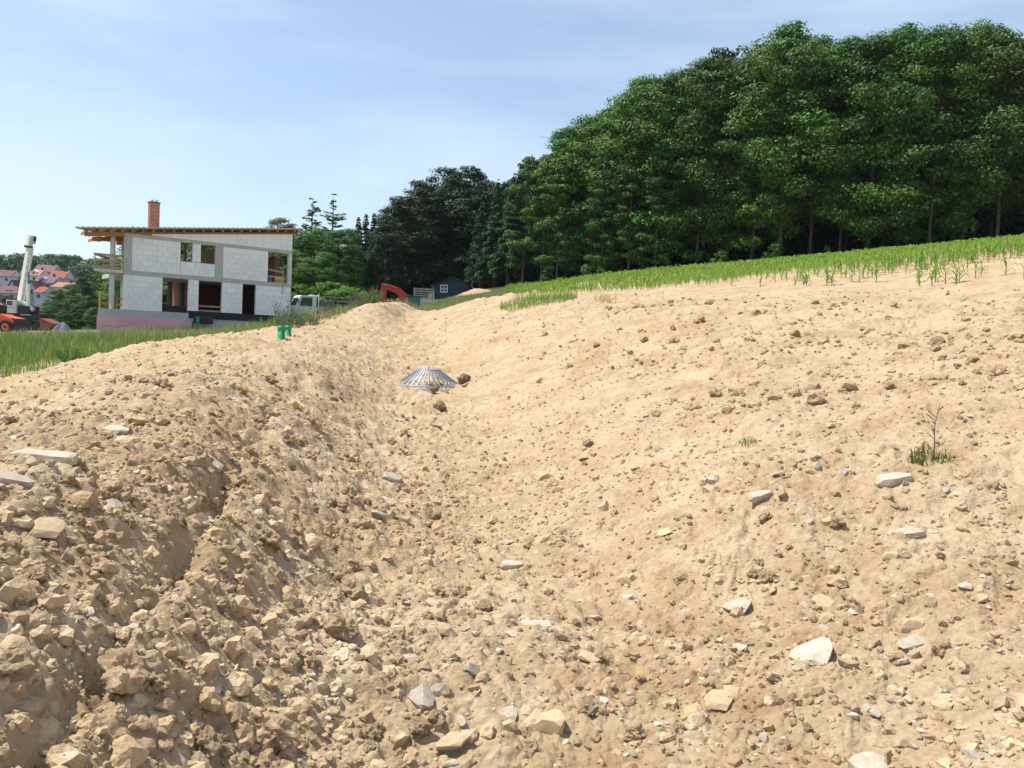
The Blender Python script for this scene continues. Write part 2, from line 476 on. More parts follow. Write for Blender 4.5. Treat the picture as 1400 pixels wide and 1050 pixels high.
# ------------------------------------------------------------------ terrain shape
# cross-sections: distance y -> knots (x, z) : far left, meadow, meadow, berm foot, berm edge, berm crest,
# swale floor left, floor right, right bank, maize edge, mid field, forest edge, far right
ST = [
 (-30, [(-150, -9), (-50, -3.2), (-14, -2.2), (-6.2, -2.0), (-4.2, -1.25), (-1.6, -1.15), (-0.9, -1.62), (0.1, -1.7), (3.0, -1.1), (20.0, 1.8), (38, 5.6), (62, 10.5), (200, 26)]),
 (0.5, [(-150, -9), (-50, -3.0), (-13, -2.1), (-5.2, -1.95), (-3.4, -1.15), (-1.2, -1.05), (-0.6, -1.52), (0.15, -1.62), (2.6, -1.10), (17.3, 1.85), (35, 5.9), (60, 10.8), (200, 26)]),
 (2.0, [(-150, -9), (-50, -3.0), (-13, -2.1), (-5.2, -1.9), (-3.4, -1.10), (-1.2, -1.0), (-0.6, -1.48), (0.1, -1.60), (2.6, -1.07), (16.7, 1.88), (35, 6.0), (59, 10.9), (200, 26)]),
 (3.4, [(-150, -9), (-50, -3.0), (-13, -2.1), (-5.8, -1.85), (-3.8, -1.05), (-1.45, -0.86), (-0.75, -1.41), (0.0, -1.55), (2.6, -1.03), (16.3, 1.88), (34, 6.0), (58, 11), (200, 26)]),
 (6.8, [(-150, -9), (-52, -3.0), (-14, -2.1), (-6.8, -1.8), (-4.8, -1.0), (-2.25, -0.74), (-1.15, -1.42), (-0.2, -1.52), (2.0, -0.78), (15.2, 1.88), (33, 6.1), (57, 11), (200, 26)]),
 (12, [(-150, -9), (-54, -3.0), (-16, -2.1), (-9.5, -1.75), (-7.0, -0.95), (-3.3, -0.61), (-1.8, -1.36), (-0.8, -1.42), (1.8, -0.55), (13.6, 1.85), (32, 6.2), (57, 11.2), (200, 26)]),
 (19, [(-150, -9), (-58, -3.0), (-19, -2.0), (-12.5, -1.70), (-10.0, -0.9), (-4.5, -0.45), (-2.6, -1.17), (-1.5, -1.20), (1.1, -0.22), (11.4, 1.9), (31, 5.9), (56, 10.2), (200, 26)]),
 (27, [(-150, -9), (-60, -2.8), (-21, -1.6), (-13.6, -1.15), (-11.6, -0.58), (-5.6, -0.27), (-3.6, -0.66), (-2.7, -0.66), (-0.2, 0.34), (8.8, 2.25), (29, 5.9), (55, 10.2), (200, 26)]),
 (35, [(-150, -9), (-45, -2.2), (-21, -1.1), (-10.6, -0.1), (-8.8, 0.40), (-6.6, 0.52), (-4.7, 0.10), (-4.0, 0.10), (-1.8, 1.05), (6.3, 2.55), (27, 6.1), (54, 10.3), (200, 26)]),
 (43, [(-150, -9), (-42, -1.95), (-22, -0.9), (-9.8, 0.9), (-8.4, 1.5), (-7.2, 1.66), (-5.9, 0.92), (-5.3, 0.92), (-3.1, 1.85), (3.9, 2.8), (25, 6.3), (53, 10.4), (200, 26)]),
 (50, [(-150, -9), (-42, -1.75), (-24, -0.65), (-9.6, 1.2), (-8.4, 1.9), (-7.3, 2.06), (-6.2, 1.62), (-5.7, 1.62), (-3.4, 2.1), (1.6, 3.0), (23, 6.5), (52, 10.5), (200, 26)]),
 (60, [(-150, -9), (-42, -1.5), (-26, -0.45), (-10.6, 0.9), (-8.6, 1.7), (-7.6, 1.85), (-6.6, 1.7), (-6.1, 1.75), (-4.4, 2.2), (-1.0, 3.3), (21, 7.0), (50, 10.6), (200, 27)]),
 (77, [(-150, -9), (-48, -1.2), (-28, -0.3), (-14.0, 0.9), (-11.6, 1.1), (-10.0, 1.4), (-8.6, 2.2), (-8.0, 2.7), (-6.6, 3.6), (-4.0, 4.0), (18, 7.6), (42, 10.6), (200, 28)]),
 (98, [(-160, -8), (-72, -2.4), (-32, 1.4), (-15.0, 4.2), (-13.0, 4.5), (-11.0, 4.7), (-9.5, 4.85), (-9.0, 4.9), (-7.4, 5.2), (-5.0, 5.9), (10, 7.6), (32, 10.2), (200, 30)]),
 (130, [(-190, -9), (-85, -4), (-40, 3), (-20, 5.6), (-16, 6), (-13, 6.3), (-11, 6.5), (-10, 6.6), (-8, 6.8), (-4, 7.2), (10, 9.0), (34, 12), (220, 32)]),
 (170, [(-230, -8), (-105, -6), (-52, 3), (-30, 6), (-24, 7), (-20, 7.5), (-17, 8), (-15, 8), (-12, 8.5), (-6, 9), (10, 11), (40, 15), (240, 34)]),
 (225, [(-280, -3), (-140, -4), (-75, 3), (-45, 7), (-36, 8), (-30, 9), (-25, 9.5), (-22, 10), (-18, 10.5), (-8, 12), (12, 14), (50, 18), (260, 38)]),
 (300, [(-340, 7), (-185, 8), (-110, 9), (-70, 11), (-55, 12), (-45, 13), (-38, 14), (-32, 14), (-25, 15), (-10, 17), (15, 20), (60, 24), (300, 42)]),
 (420, [(-460, 21), (-260, 21), (-170, 21), (-110, 22), (-90, 28), (-75, 28), (-60, 28), (-50, 29), (-38, 29), (-15, 30), (20, 32), (80, 35), (400, 48)]),
 (1200, [(-1200, 45), (-700, 45), (-450, 45), (-300, 48), (-240, 66), (-200, 65), (-160, 65), (-130, 65), (-100, 65), (-40, 65), (50, 66), (220, 68), (1100, 80)]),
]
SY = np.array([s[0] for s in ST], dtype=np.float64)
SX = np.array([[k[0] for k in s[1]] for s in ST], dtype=np.float64)
SZ = np.array([[k[1] for k in s[1]] for s in ST], dtype=np.float64)
_wy = np.arcsinh(SY / 4.0)

def hermite(t, p0, p1, m0, m1):
    t2, t3 = t * t, t * t * t
    return (2 * t3 - 3 * t2 + 1) * p0 + (t3 - 2 * t2 + t) * m0 + (-2 * t3 + 3 * t2) * p1 + (t3 - t2) * m1

def slopes(X, Z):
    """limited slopes along the last axis"""
    dX = np.diff(X, axis=-1); D = np.diff(Z, axis=-1) / np.maximum(dX, 1e-6)
    m = np.zeros_like(Z)
    m[..., 0], m[..., -1] = D[..., 0], D[..., -1]
    a, b = D[..., :-1], D[..., 1:]
    w = dX[..., 1:] / (dX[..., 1:] + dX[..., :-1])
    m[..., 1:-1] = a * w + b * (1 - w)
    return m

def terrain_chunk(x, y):
    w = np.arcsinh(y / 4.0)
    i = np.clip(np.searchsorted(_wy, w) - 1, 0, len(SY) - 2)
    t = np.clip((w - _wy[i]) / (_wy[i + 1] - _wy[i]), 0, 1)
    ts = t[:, None]
    mX = slopes(np.broadcast_to(_wy, (SX.shape[1], len(_wy))), SX.T).T
    mZ = slopes(np.broadcast_to(_wy, (SX.shape[1], len(_wy))), SZ.T).T
    h = (_wy[i + 1] - _wy[i])[:, None]
    KX = hermite(ts, SX[i], SX[i + 1], mX[i] * h, mX[i + 1] * h)
    KZ = hermite(ts, SZ[i], SZ[i + 1], mZ[i] * h, mZ[i + 1] * h)
    ms = slopes(KX, KZ)
    n = np.arange(len(x))
    j = np.clip((KX <= x[:, None]).sum(1) - 1, 0, KX.shape[1] - 2)
    x0, x1 = KX[n, j], KX[n, j + 1]
    hh = np.maximum(x1 - x0, 1e-6)
    tt = (x - x0) / hh
    tc_ = np.clip(tt, 0, 1)
    z = hermite(tc_, KZ[n, j], KZ[n, j + 1], ms[n, j] * hh, ms[n, j + 1] * hh)
    z += np.where(tt > 1, (tt - 1) * hh * 0.05, 0.0)
    return z, j + tc_

def terrain(x, y):
    x = np.atleast_1d(np.asarray(x, float)); y = np.atleast_1d(np.asarray(y, float))
    z = np.empty(len(x)); u = np.empty(len(x))
    for a in range(0, len(x), 60000):
        s = slice(a, a + 60000)
        z[s], u[s] = terrain_chunk(x[s], y[s])
    return z, u

# ---- noise
def _hash(ix, iy, seed):
    h = (ix.astype(np.int64) * 374761393 + iy.astype(np.int64) * 668265263 + seed * 982451653) & 0xffffffff
    h = ((h ^ (h >> 13)) * 1274126177) & 0xffffffff
    h = ((h ^ (h >> 16)) * 2246822519) & 0xffffffff
    return (h ^ (h >> 15)) & 0xffffffff

def h01(ix, iy, seed):
    return (_hash(ix, iy, seed) / 4294967296.0).astype(np.float32)

def vnoise(x, y, seed):
    ix, iy = np.floor(x), np.floor(y)
    fx, fy = (x - ix).astype(np.float32), (y - iy).astype(np.float32)
    ix, iy = ix.astype(np.int64), iy.astype(np.int64)
    fx = fx * fx * fx * (fx * (fx * 6 - 15) + 10); fy = fy * fy * fy * (fy * (fy * 6 - 15) + 10)
    a = h01(ix, iy, seed); b = h01(ix + 1, iy, seed); c = h01(ix, iy + 1, seed); d = h01(ix + 1, iy + 1, seed)
    return (a + (b - a) * fx) * (1 - fy) + (c + (d - c) * fx) * fy - 0.5

def fbm(x, y, seed, o=4, g=0.5):
    s = np.zeros(len(x), np.float32); a = 1.0
    for k in range(o):
        s += a * vnoise(x * 2 ** k + 17.3 * k, y * 2 ** k - 9.1 * k, seed + k)
        a *= g
    return s

def lumps(x, y, seed, density=1.0):
    """rounded clods: highest of the random domes around each point, in cell units"""
    ix, iy = np.floor(x).astype(np.int64), np.floor(y).astype(np.int64)
    best = np.zeros(len(x), np.float32)
    for dx in (-1, 0, 1):
        for dy in (-1, 0, 1):
            jx, jy = ix + dx, iy + dy
            px = jx + h01(jx, jy, seed); py = jy + h01(jx, jy, seed + 1)
            r = h01(jx, jy, seed + 2)
            ang = h01(jx, jy, seed + 3) * 6.283; st = 0.75 + 0.8 * h01(jx, jy, seed + 4)
            ex, ey = (x - px).astype(np.float32), (y - py).astype(np.float32)
            ca, sa = np.cos(ang), np.sin(ang)
            qx, qy = (ex * ca + ey * sa) * st, (-ex * sa + ey * ca) / st
            rad = 0.28 + 0.52 * r
            # facetted look: mix round and boxy distance
            dd = 0.55 * np.sqrt(qx * qx + qy * qy) + 0.45 * np.maximum(np.abs(qx), np.abs(qy))
            t = np.clip(1.7 * (1 - dd / rad), 0, 1)
            tilt = 0.72 + 0.55 * (ex * np.cos(ang * 3.1) + ey * np.sin(ang * 3.1)) / rad
            hgt = np.where(h01(jx, jy, seed + 5) < density, t * (2 - t) * tilt * rad, 0)
            best = np.maximum(best, hgt)
    return best

def smooth01(a, b, x):
    t = np.clip((x - a) / (b - a), 0, 1)
    return t * t * (3 - 2 * t)

def roughness(x, y, u):
    # rough on the berm and its bank, medium on the floor, combed smooth higher up the right slope
    r = np.interp(u, [2.6, 3.2, 4.0, 4.6, 5.0, 6.0, 6.6, 7.1, 8.0, 8.5, 8.8, 9.0, 9.3], [0.25, 0.6, 0.65, 0.75, 1.0, 1.0, 0.85, 0.62, 0.52, 0.95, 0.40, 0.2, 0.14])
    patch = 1 + 0.75 * fbm(x * 0.45, y * 0.45, 71, 3)
    r = r * np.clip(patch, 0.35, 1.8)
    return r

def detail(x, y, u):
    dist = np.sqrt(x * x + y * y)
    rough = roughness(x, y, u)
    inside = smooth01(2.2, 2.9, u) * (1 - smooth01(9.4, 10.2, u)) * (1 - smooth01(52, 62, y))
    wx = x + 0.22 * fbm(x * 1.3, y * 1.3, 5, 3); wy = y + 0.22 * fbm(x * 1.3, y * 1.3, 9, 3)
    z = 0.17 * fbm(x * 0.55, y * 0.55, 21, 3) * np.clip(0.35 + rough, 0, 1)
    z += 0.055 * fbm(x * 2.2, y * 2.2, 31, 4, 0.6) * (0.3 + rough)
    near = dist < 30
    out = np.zeros(len(x), np.float64)
    zz = z.copy()
    for cell, amp, dens, seed, lim in ((0.46, 0.13, 0.5, 101, 60), (0.19, 0.22, 0.6, 211, 60), (0.095, 0.30, 0.65, 307, 40), (0.05, 0.34, 0.7, 401, 18), (0.027, 0.30, 0.7, 503, 9)):
        s = np.nonzero(dist < lim)[0]
        k = lumps(wx[s] / cell, wy[s] / cell, seed, dens) * cell * amp * np.minimum(1 + 0.045 * dist[s], 2.1)
        if cell > 0.15:
            zz[s] += k * np.clip(rough[s] - 0.18, 0, 1.2) * 1.15
        else:
            zz[s] += k * np.clip(0.25 + rough[s], 0, 1.1)
    # marks of the bucket teeth, running down the slopes into the swale
    comb = vnoise((y + 0.35 * x) * 5.5, x * 0.35, 55) * 0.05 + vnoise((y + 0.35 * x) * 13, x * 0.6, 56) * 0.025
    comb = comb * 2.1
    zz += comb * smooth01(5.2, 6.5, u) * (1 - smooth01(8.2, 8.8, u)) * smooth01(9, 18, y) * 1.2
    zz += comb * 0.8 * smooth01(4.8, 5.2, u) * (1 - smooth01(6, 6.5, u)) * smooth01(22, 30, y)
    # a broken, undercut edge along the crest of the left bank, close by
    e = np.exp(-((u - 5.08) / 0.10) ** 2) * (1 - smooth01(9, 15, y))
    zz -= e * (0.06 + 0.36 * np.abs(fbm(x * 1.8, y * 1.8, 77, 3)))
    # wheel track left of the berm
    return zz * inside

def ground_z(x, y):
    z, u = terrain(x, y)
    x = np.atleast_1d(np.asarray(x, float)); y = np.atleast_1d(np.asarray(y, float))
    return z + detail(x, y, u)

def gz(x, y):
    return float(ground_z([x], [y])[0])

def tz(x, y):
    return float(terrain([x], [y])[0][0])

def hit(px, py, far=70.0):
    """where the line of sight through a pixel meets the terrain"""
    r = ray(px, py)
    t = np.exp(np.linspace(math.log(1.2), math.log(far), 900))
    xs, ys, zs = r.x * t, r.y * t, r.z * t
    d = zs - terrain(xs, ys)[0]
    k = np.nonzero(d < 0)[0]
    k = k[0] if len(k) else len(t) - 1
    return float(xs[k]), float(ys[k])

# ------------------------------------------------------------------ the ground sheet
def build_ground():
    fine = np.linspace(R(-39), R(39), 780)
    left = np.linspace(R(-180), R(-39.3), 50, endpoint=True)
    right = np.linspace(R(39.3), R(180), 50)[:-1]
    ang = np.concatenate([left, fine, right])
    rr = [0.35]
    while rr[-1] < 1.7: rr.append(rr[-1] * 1.06)
    while rr[-1] < 5: rr.append(rr[-1] * 1.0034)
    while rr[-1] < 9: rr.append(rr[-1] * 1.0042)
    while rr[-1] < 60: rr.append(rr[-1] * 1.0064)
    while rr[-1] < 1500: rr.append(rr[-1] * 1.045)
    rr = np.array(rr)
    A, RR = np.meshgrid(ang, rr)
    x = (np.sin(A) * RR).ravel(); y = (np.cos(A) * RR).ravel()
    z, u = terrain(x, y)
    z = z + detail(x, y, u)
    na, nr = len(ang), len(rr)
    i = np.arange(nr - 1)[:, None] * na
    j = np.arange(na)[None, :]
    jn = (j + 1) % na
    Fq = np.stack([i + j, i + jn, i + na + jn, i + na + j], -1).reshape(-1, 4)
    # close the middle under the camera
    V = np.stack([x, y, z], -1)
    V = np.vstack([V, [[0, 0, V[:na, 2].mean()]]])
    # what covers the soil: meadow, forest litter, gravel yard
    n1 = fbm(x * 0.7, y * 0.7, 91, 3)
    mead = (1 - smooth01(2.5, 3.0, u + 0.5 * n1)) * smooth01(21.5, 23.5, y + 2.0 * n1 - (x + 14) * 0.25)
    mead = np.maximum(mead, smooth01(51, 56, y + 2 * n1) * np.maximum(1 - smooth01(8.6, 9.3, u), 1 - smooth01(-0.5, 1.0, x)))
    mead = np.maximum(mead, 0.6 * smooth01(105, 120, y))
    fo = smooth01(10.6, 11.0, u) * smooth01(30, 45, y)
    yard = (1 - smooth01(0, 14, np.abs(x + 44))) * (1 - smooth01(0, 16, np.abs(y - 70)))
    yard = np.clip(yard * 2.2, 0, 1)
    mead = mead * (1 - yard)
    tint = np.stack([mead, fo, yard * 0.9], -1)
    tint = np.vstack([tint, [[0, 0, 0]]])
    me = np_mesh('ground', V, Fq, M['ground'], True, tint)
    bm = bmesh.new(); bm.from_mesh(me); bm.verts.ensure_lookup_table()
    c = bm.verts[len(V) - 1]
    for k in range(na):
        f = bm.faces.new((c, bm.verts[(k + 1) % na], bm.verts[k])); f.smooth = True
    bmesh.ops.recalc_face_normals(bm, faces=bm.faces[-na:])
    bm.to_mesh(me); bm.free()
    o = link('ground', me)
    tag(o, kind='structure')
    return o
ground = build_ground()
#@@PART2
# ------------------------------------------------------------------ house under construction
HA = R(36)
HP = Vector((-25.748, 52.0, 0.494))                  # left end of the front wall at datum height
def build_house():
    h = empty('house_shell', HP, HA, 'unfinished two-storey house shell of pale blocks under a flat sloping roof with brick chimney', 'house')
    def bx(name, m, u0, w0, z0, u1, w1, z1, parent=h, ch=0.0):
        return MB().box((u0, w0, z0), (u1, w1, z1), ch).build(name, M[m], parent)
    D = 8.6
    # plinth, insulation boards, slabs
    MB().prism([(-1.48, 0.0), (4.72, 0.0), (4.72, D), (2.6, D)], 'z', -1.3, 0.43).build('plinth', M['concrete'], h)
    bx('plinth', 'concrete', 4.722, 0.03, -1.3, 11.28, D, 0.43)
    base = bx('base_insulation', 'bitumen', -1.50, -0.02, -1.32, 4.4, -0.003, -0.10)
    u = -1.52
    while u < 4.3:
        e = min(u + 1.24, 4.35)
        bx('insulation_board', 'pink', u, -0.09, -1.3, e - 0.012, -0.022, -0.69, base)
        bx('insulation_board', 'pink', u, -0.09, -0.68, e - 0.012, -0.022, -0.08 - 0.01 * rnd.random(), base)
        u = e
    bx('sealing_strip', 'bitumen', 4.10, -0.022, 0.10, 11.2, 0.028, 0.60)
    bx('floor_slab', 'concrete', 0.0, -0.015, 2.73, 11.28, D, 3.02)
    MB().prism([(-1.74, 0.15), (-0.002, 0.15), (-0.002, 2.9), (-0.45, 2.9)], 'z', 2.80, 3.0).build('balcony_slab', M['concrete_pale'], h)
    bx('ring_beam', 'concrete', 0.0, -0.012, 5.20, 11.28, 0.30, 5.42)
    bx('ring_beam', 'concrete', 6.2, D - 0.3, 5.20, 11.28, D, 5.42)
    # walls of separate blocks on a recessed mortar core
    meshes = {}
    def block(w, hgt, parent, u, z, thick=0.30):
        key = (round(w, 3), round(hgt, 3), thick)
        if key not in meshes:
            meshes[key] = MB().box((0, 0, 0), (w, thick, hgt), 0.0).mesh('block', M['block'])
        o = link('block', meshes[key], parent, (u, rnd.uniform(-0.004, 0.004), z))
        return o
    def wall(u0, u1, z0, z1, name='wall', off=0):
        core = MB().box((u0 + 0.012, 0.02, z0 + 0.004), (u1 - 0.012, 0.29, z1 - 0.004)).build(name, M['mortar'], h)
        rows = max(1, round((z1 - z0) / 0.385)); rh = (z1 - z0) / rows
        for r in range(rows):
            cuts = [u0]
            p = u0 + (0.62 if (r + off) % 2 else 0.31)
            while p < u1 - 0.16:
                if p - cuts[-1] > 0.12: cuts.append(p)
                p += 0.62
            cuts.append(u1)
            for a, b in zip(cuts[:-1], cuts[1:]):
                block(b - a - 0.014, rh - 0.012, core, a + 0.007, z0 + r * rh + 0.006, 0.30)
        return core
    wall(0.0, 2.39, 0.43, 2.73)
    wall(4.06, 4.73, 0.60, 2.73, off=1)
    wall(6.31, 7.73, 0.60, 2.73)
    wall(8.68, 11.25, 0.60, 2.73, off=1)
    wall(0.47, 3.49, 3.02, 5.20)
    wall(3.50, 5.78, 3.02, 3.92, off=1)
    wall(4.28, 4.81, 3.93, 5.20)
    wall(6.31, 9.49, 3.02, 5.20, off=1)
    # gable infill under the rising roof
    rt = lambda q: 5.42 + 0.115 * (q + 2.88)          # top of the roof over the front wall
    gi = MB().prism([(1.65, 5.43), (11.2, 5.43), (11.2, rt(11.2) - 0.42), (1.65, rt(1.65) - 0.42 - 0.04)], 'y', 0.02, 0.28).build('gable_wall', M['mortar'], h)
    q = 1.65
    while q < 11.1:
        e = min(q + 0.62, 11.25)
        ta, tb = rt(q) - 0.41, rt(e) - 0.41
        if ta - 5.43 > 0.55:
            mid = 5.43 + 0.40
            MB().box((q + 0.006, -0.002, 5.432), (e - 0.006, 0.30, mid - 0.008)).build('block', M['block'], gi)
        else:
            mid = 5.432
        MB().prism([(q + 0.006, mid), (e - 0.006, mid), (e - 0.006, tb), (q + 0.006, ta)], 'y', -0.004, 0.30).build('block', M['block'], gi)
        q = e
    # cast columns in and beside the front wall
    bx('column', 'concrete', 0.0, -0.006, 3.022, 0.465, 0.32, 5.198)
    bx('column', 'concrete', 5.79, -0.008, 3.022, 6.30, 0.34, 5.198)
    bx('column', 'concrete_pale', 11.0, 0.0, 3.022, 11.27, 0.30, 5.198)
    def round_col(u, w, z0, z1, r, m='concrete_pale'):
        MB().tube([(u, w, z0), (u, w, z1)], r, 14).build('round_column', M[m], h, smooth=True)
    round_col(-0.62, 0.45, 0.43, 2.80, 0.165); round_col(-0.60, 0.45, 3.0, 5.12, 0.165)
    round_col(0.63, 4.0, 0.43, 2.73, 0.13); round_col(0.63, 4.0, 3.02, 5.2, 0.13)
    for (u, w) in ((4.0, 5.2), (4.82, 5.2), (2.4, 8.2)):
        round_col(u, w, 0.43, 2.73, 0.17, 'raw_concrete')
    for (u, w) in ((3.9, 5.2), (4.5, 4.8)):
        MB().tube([(u + 0.4, w, 3.02), (u + 0.4, w, 5.5)], 0.11, 10).build('post', M['timber'], h)
    # inner and rear walls
    MB().box((4.95, D - 0.3, 0.43), (11.28, D, 2.73)).build('rear_wall', M['clay'], h)
    MB().box((6.2, D - 0.3, 3.02), (9.0, D, 5.2)).build('rear_wall', M['clay'], h)
    MB().box((4.95, 2.6, 0.43), (5.15, D - 0.3, 2.73)).build('partition', M['clay'], h)
    MB().box((7.5, 0.31, 0.43), (7.7, D - 0.3, 2.73)).build('partition', M['clay'], h)
    MB().box((5.3, 6.2, 0.43), (11.0, 6.4, 2.73)).build('partition', M['clay'], h)
    MB().box((5.2, 3.0, 3.02), (7.6, 3.2, 5.2)).build('partition', M['osb'], h)
    MB().box((11.0, 0.31, 0.43), (11.28, D - 0.3, 2.73)).build('side_wall', M['clay'], h)
    MB().box((11.0, 3.0, 3.02), (11.28, D - 0.3, 5.2)).build('side_wall', M['clay'], h)
    # roof: deck, cross joists, glulam purlins
    top = [(-2.88, -0.42), (11.86, -0.42), (11.86, D + 0.6), (1.6, D + 0.6)]
    v = [(x, y, rt(x)) for x, y in top] + [(x, y, rt(x) - 0.085) for x, y in top]
    roof = MB().add(v, [(0, 1, 2, 3), (7, 6, 5, 4), (0, 4, 5, 1), (1, 5, 6, 2), (2, 6, 7, 3), (3, 7, 4, 0)]).build('roof', M['deck'], h)
    n = 46
    for k in range(n):                                     # folded sheet edge along the front eave
        a = -2.86 + k * (14.70 / n)
        MB().box((a, -0.445, rt(a) - 0.055), (a + 0.16, -0.425, rt(a) + 0.035)).build('sheet_rib', M['deck'], roof)
    k = 0
    q = -2.2
    while q < 11.5:                                        # joists across the purlins
        w1 = min(D + 0.4, (q + 2.88) / 4.48 * (D + 1.0) - 0.42 + 8.0 if q > -1 else (q + 2.9) / 4.48 * 9.4 + 1.2)
        w1 = max(0.4, min(D + 0.4, w1 if q < 1.4 else D + 0.4))
        z = rt(q) - 0.09
        MB().box((q, -0.34, z - 0.17), (q + 0.09, w1, z - 0.002)).build('joist', M['glulam'], h)
        q += 0.64
    MB().box((11.55, -0.40, rt(11.6) - 0.34), (11.60, D + 0.5, rt(11.55) - 0.09)).build('soffit_board', M['osb'], h)
    def purlin(u0, u1, w, dz=0.0, hh=0.30):
        a, b = rt(u0) - 0.27 - dz, rt(u1) - 0.27 - dz
        MB().prism([(u0, a - hh), (u1, b - hh), (u1, b - 0.003), (u0, a - 0.003)], 'y', w - 0.09, w + 0.09).build('purlin', M['glulam'], h)
    purlin(-2.30, 1.62, 0.18, 0.0, 0.26)
    purlin(1.63, 11.40, 0.18, 0.0, 0.13)
    purlin(-1.35, 11.3, 4.0, 0.0, 0.30)
    purlin(0.72, 11.3, 7.4, 0.0, 0.32)
    MB().box((-0.10, 0.16, 5.10), (1.62, 0.30, 5.198)).build('wall_plate', M['timber'], h)
    # chimney of hollow bricks with sheet cap
    cz = 5.4
    ch = MB().box((2.07, 2.80, cz), (2.67, 3.40, 8.02)).build('chimney', M['mortar'], h)
    for r in range(10):
        z = 5.42 + r * 0.26
        for s, (a, b) in enumerate(((2.055, 2.36), (2.372, 2.685))):
            MB().box((a, 2.785, z), (b, 2.80, z + 0.248)).build('brick', M['brick'], ch)
            MB().box((2.04, 2.80 + s * 0.303, z), (2.066, 3.09 + s * 0.303, z + 0.248)).build('brick', M['brick'], ch)
    MB().box((2.00, 2.73, 8.02), (2.74, 3.46, 8.07)).build('chimney_cap', M['dark'], ch)
    for a in (2.13, 2.40):
        MB().tube([(a + 0.11, 3.1, 8.07), (a + 0.11, 3.1, 8.24)], [0.13, 0.10], 10).build('flue_cowl', M['sheet'], ch)
    MB().tube([(0.9, 2.4, rt(0.9) - 0.02), (0.9, 2.4, rt(0.9) + 0.42)], 0.018, 5).build('lightning_rod', M['dark'], h)
    # edge protection: balcony and terrace rails
    for (u, w) in ((-1.66, 0.21), (-1.15, 0.21), (-1.05, 1.5), (-0.46, 2.8)):
        MB().tube([(u, w, 3.0), (u, w, 3.95)], 0.028, 6).build('guard_post', M['galv'], h)
    for z in (3.12, 3.52, 3.90):
        MB().box((-1.76, 0.15, z - 0.07), (0.55, 0.18, z + 0.07)).build('guard_board', M['timber'], h)
        MB().bar((-1.72, 0.22, z), (-0.46, 2.88, z), 0.03, 0.14).build('guard_board', M['timber'], h)
    MB().tube([(-1.36, 0.14, 0.43), (-1.36, 0.14, 1.55)], 0.045, 6).build('guard_post', M['yellow'], h)
    MB().tube([(0.2, 3.55, 0.43), (0.2, 3.55, 1.45)], 0.035, 6).build('guard_post', M['timber'], h)
    for z in (0.80, 1.22):
        MB().box((0.22, 3.6, z - 0.06), (2.4, 3.63, z + 0.06)).build('guard_board', M['timber'], h)
        MB().bar((-1.34, 0.2, z), (0.2, 3.55, z), 0.03, 0.12).build('guard_board', M['timber'], h)
        MB().box((2.2, D - 0.4, z - 0.06), (4.9, D - 0.36, z + 0.06)).build('guard_board', M['timber'], h)
    # boards nailed across the openings
    for z, m in ((0.98, 'timber'), (0.66, 'grey_timber')):
        MB().box((4.66, 0.31, z - 0.055), (6.42, 0.34, z + 0.055)).build('safety_board', M[m], h)
    MB().bar((9.42, 0.36, 3.98), (10.72, 0.33, 3.80), 0.04, 0.13).build('safety_board', M['grey_timber'], h)
    MB().box((9.40, 0.33, 3.40), (11.02, 0.36, 3.50)).build('safety_board', M['timber'], h)
    MB().tube([(10.62, -0.05, 2.2), (10.62, -0.05, 4.1)], 0.025, 6).build('scaffold_tube', M['galv'], h)
    MB().bar((2.55, 4.6, 0.45), (3.4, 5.0, 2.6), 0.10, 0.10).build('prop', M['timber'], h)
    return h
house = build_house()
def hpt(u, w, z):
    c, s = math.cos(HA), math.sin(HA)
    return Vector((HP.x + u * c - w * s, HP.y + u * s + w * c, HP.z + z))

# loose things kept in the shell
bar_ = MB().tube([(0, 0, 0), (0, 0, 0.05), (0, 0, 0.50), (0, 0, 0.55)], [0.22, 0.26, 0.26, 0.22], 12).build('barrel', M['blue'], None, hpt(9.85, 0.75, 3.02))
tag(bar_, 'blue plastic barrel standing on the upper floor of the house shell', 'barrel')
bar_['label'] = 'blue barrel on the upper floor in the wide corner opening'
pl = empty('board_stack', hpt(10.5, 0.8, 3.02), HA, 'stack of yellow boards on the upper floor beside the blue barrel', 'boards')
for k in range(5):
    MB().box((-0.35, -0.5, k * 0.085), (0.35 + 0.05 * (k % 2), 0.5, k * 0.085 + 0.075)).build('board', M['yellow' if k > 2 else 'timber'], pl)
pal = empty('formwork_stack', hpt(3.3, 1.2, 0.43), HA, 'dark stacked formwork panels just inside the wide ground floor window', 'panels')
for k in range(4):
    MB().box((-0.75, -0.45, k * 0.12), (0.82, 0.5, k * 0.12 + 0.10)).build('panel', M['dark'], pal)
cn = empty('black_tub', hpt(4.6, -0.5, 0.0), HA, 'black tub with a green bucket set against the block pier', 'tub')
MB().box((-0.25, -0.25, -0.25), (0.95, 0.22, 0.28), 0.03).build('tub', M['dark'], cn)
MB().tube([(-0.08, -0.34, -0.25), (-0.08, -0.34, 0.22)], [0.12, 0.15], 10).build('bucket', M['green'], cn)

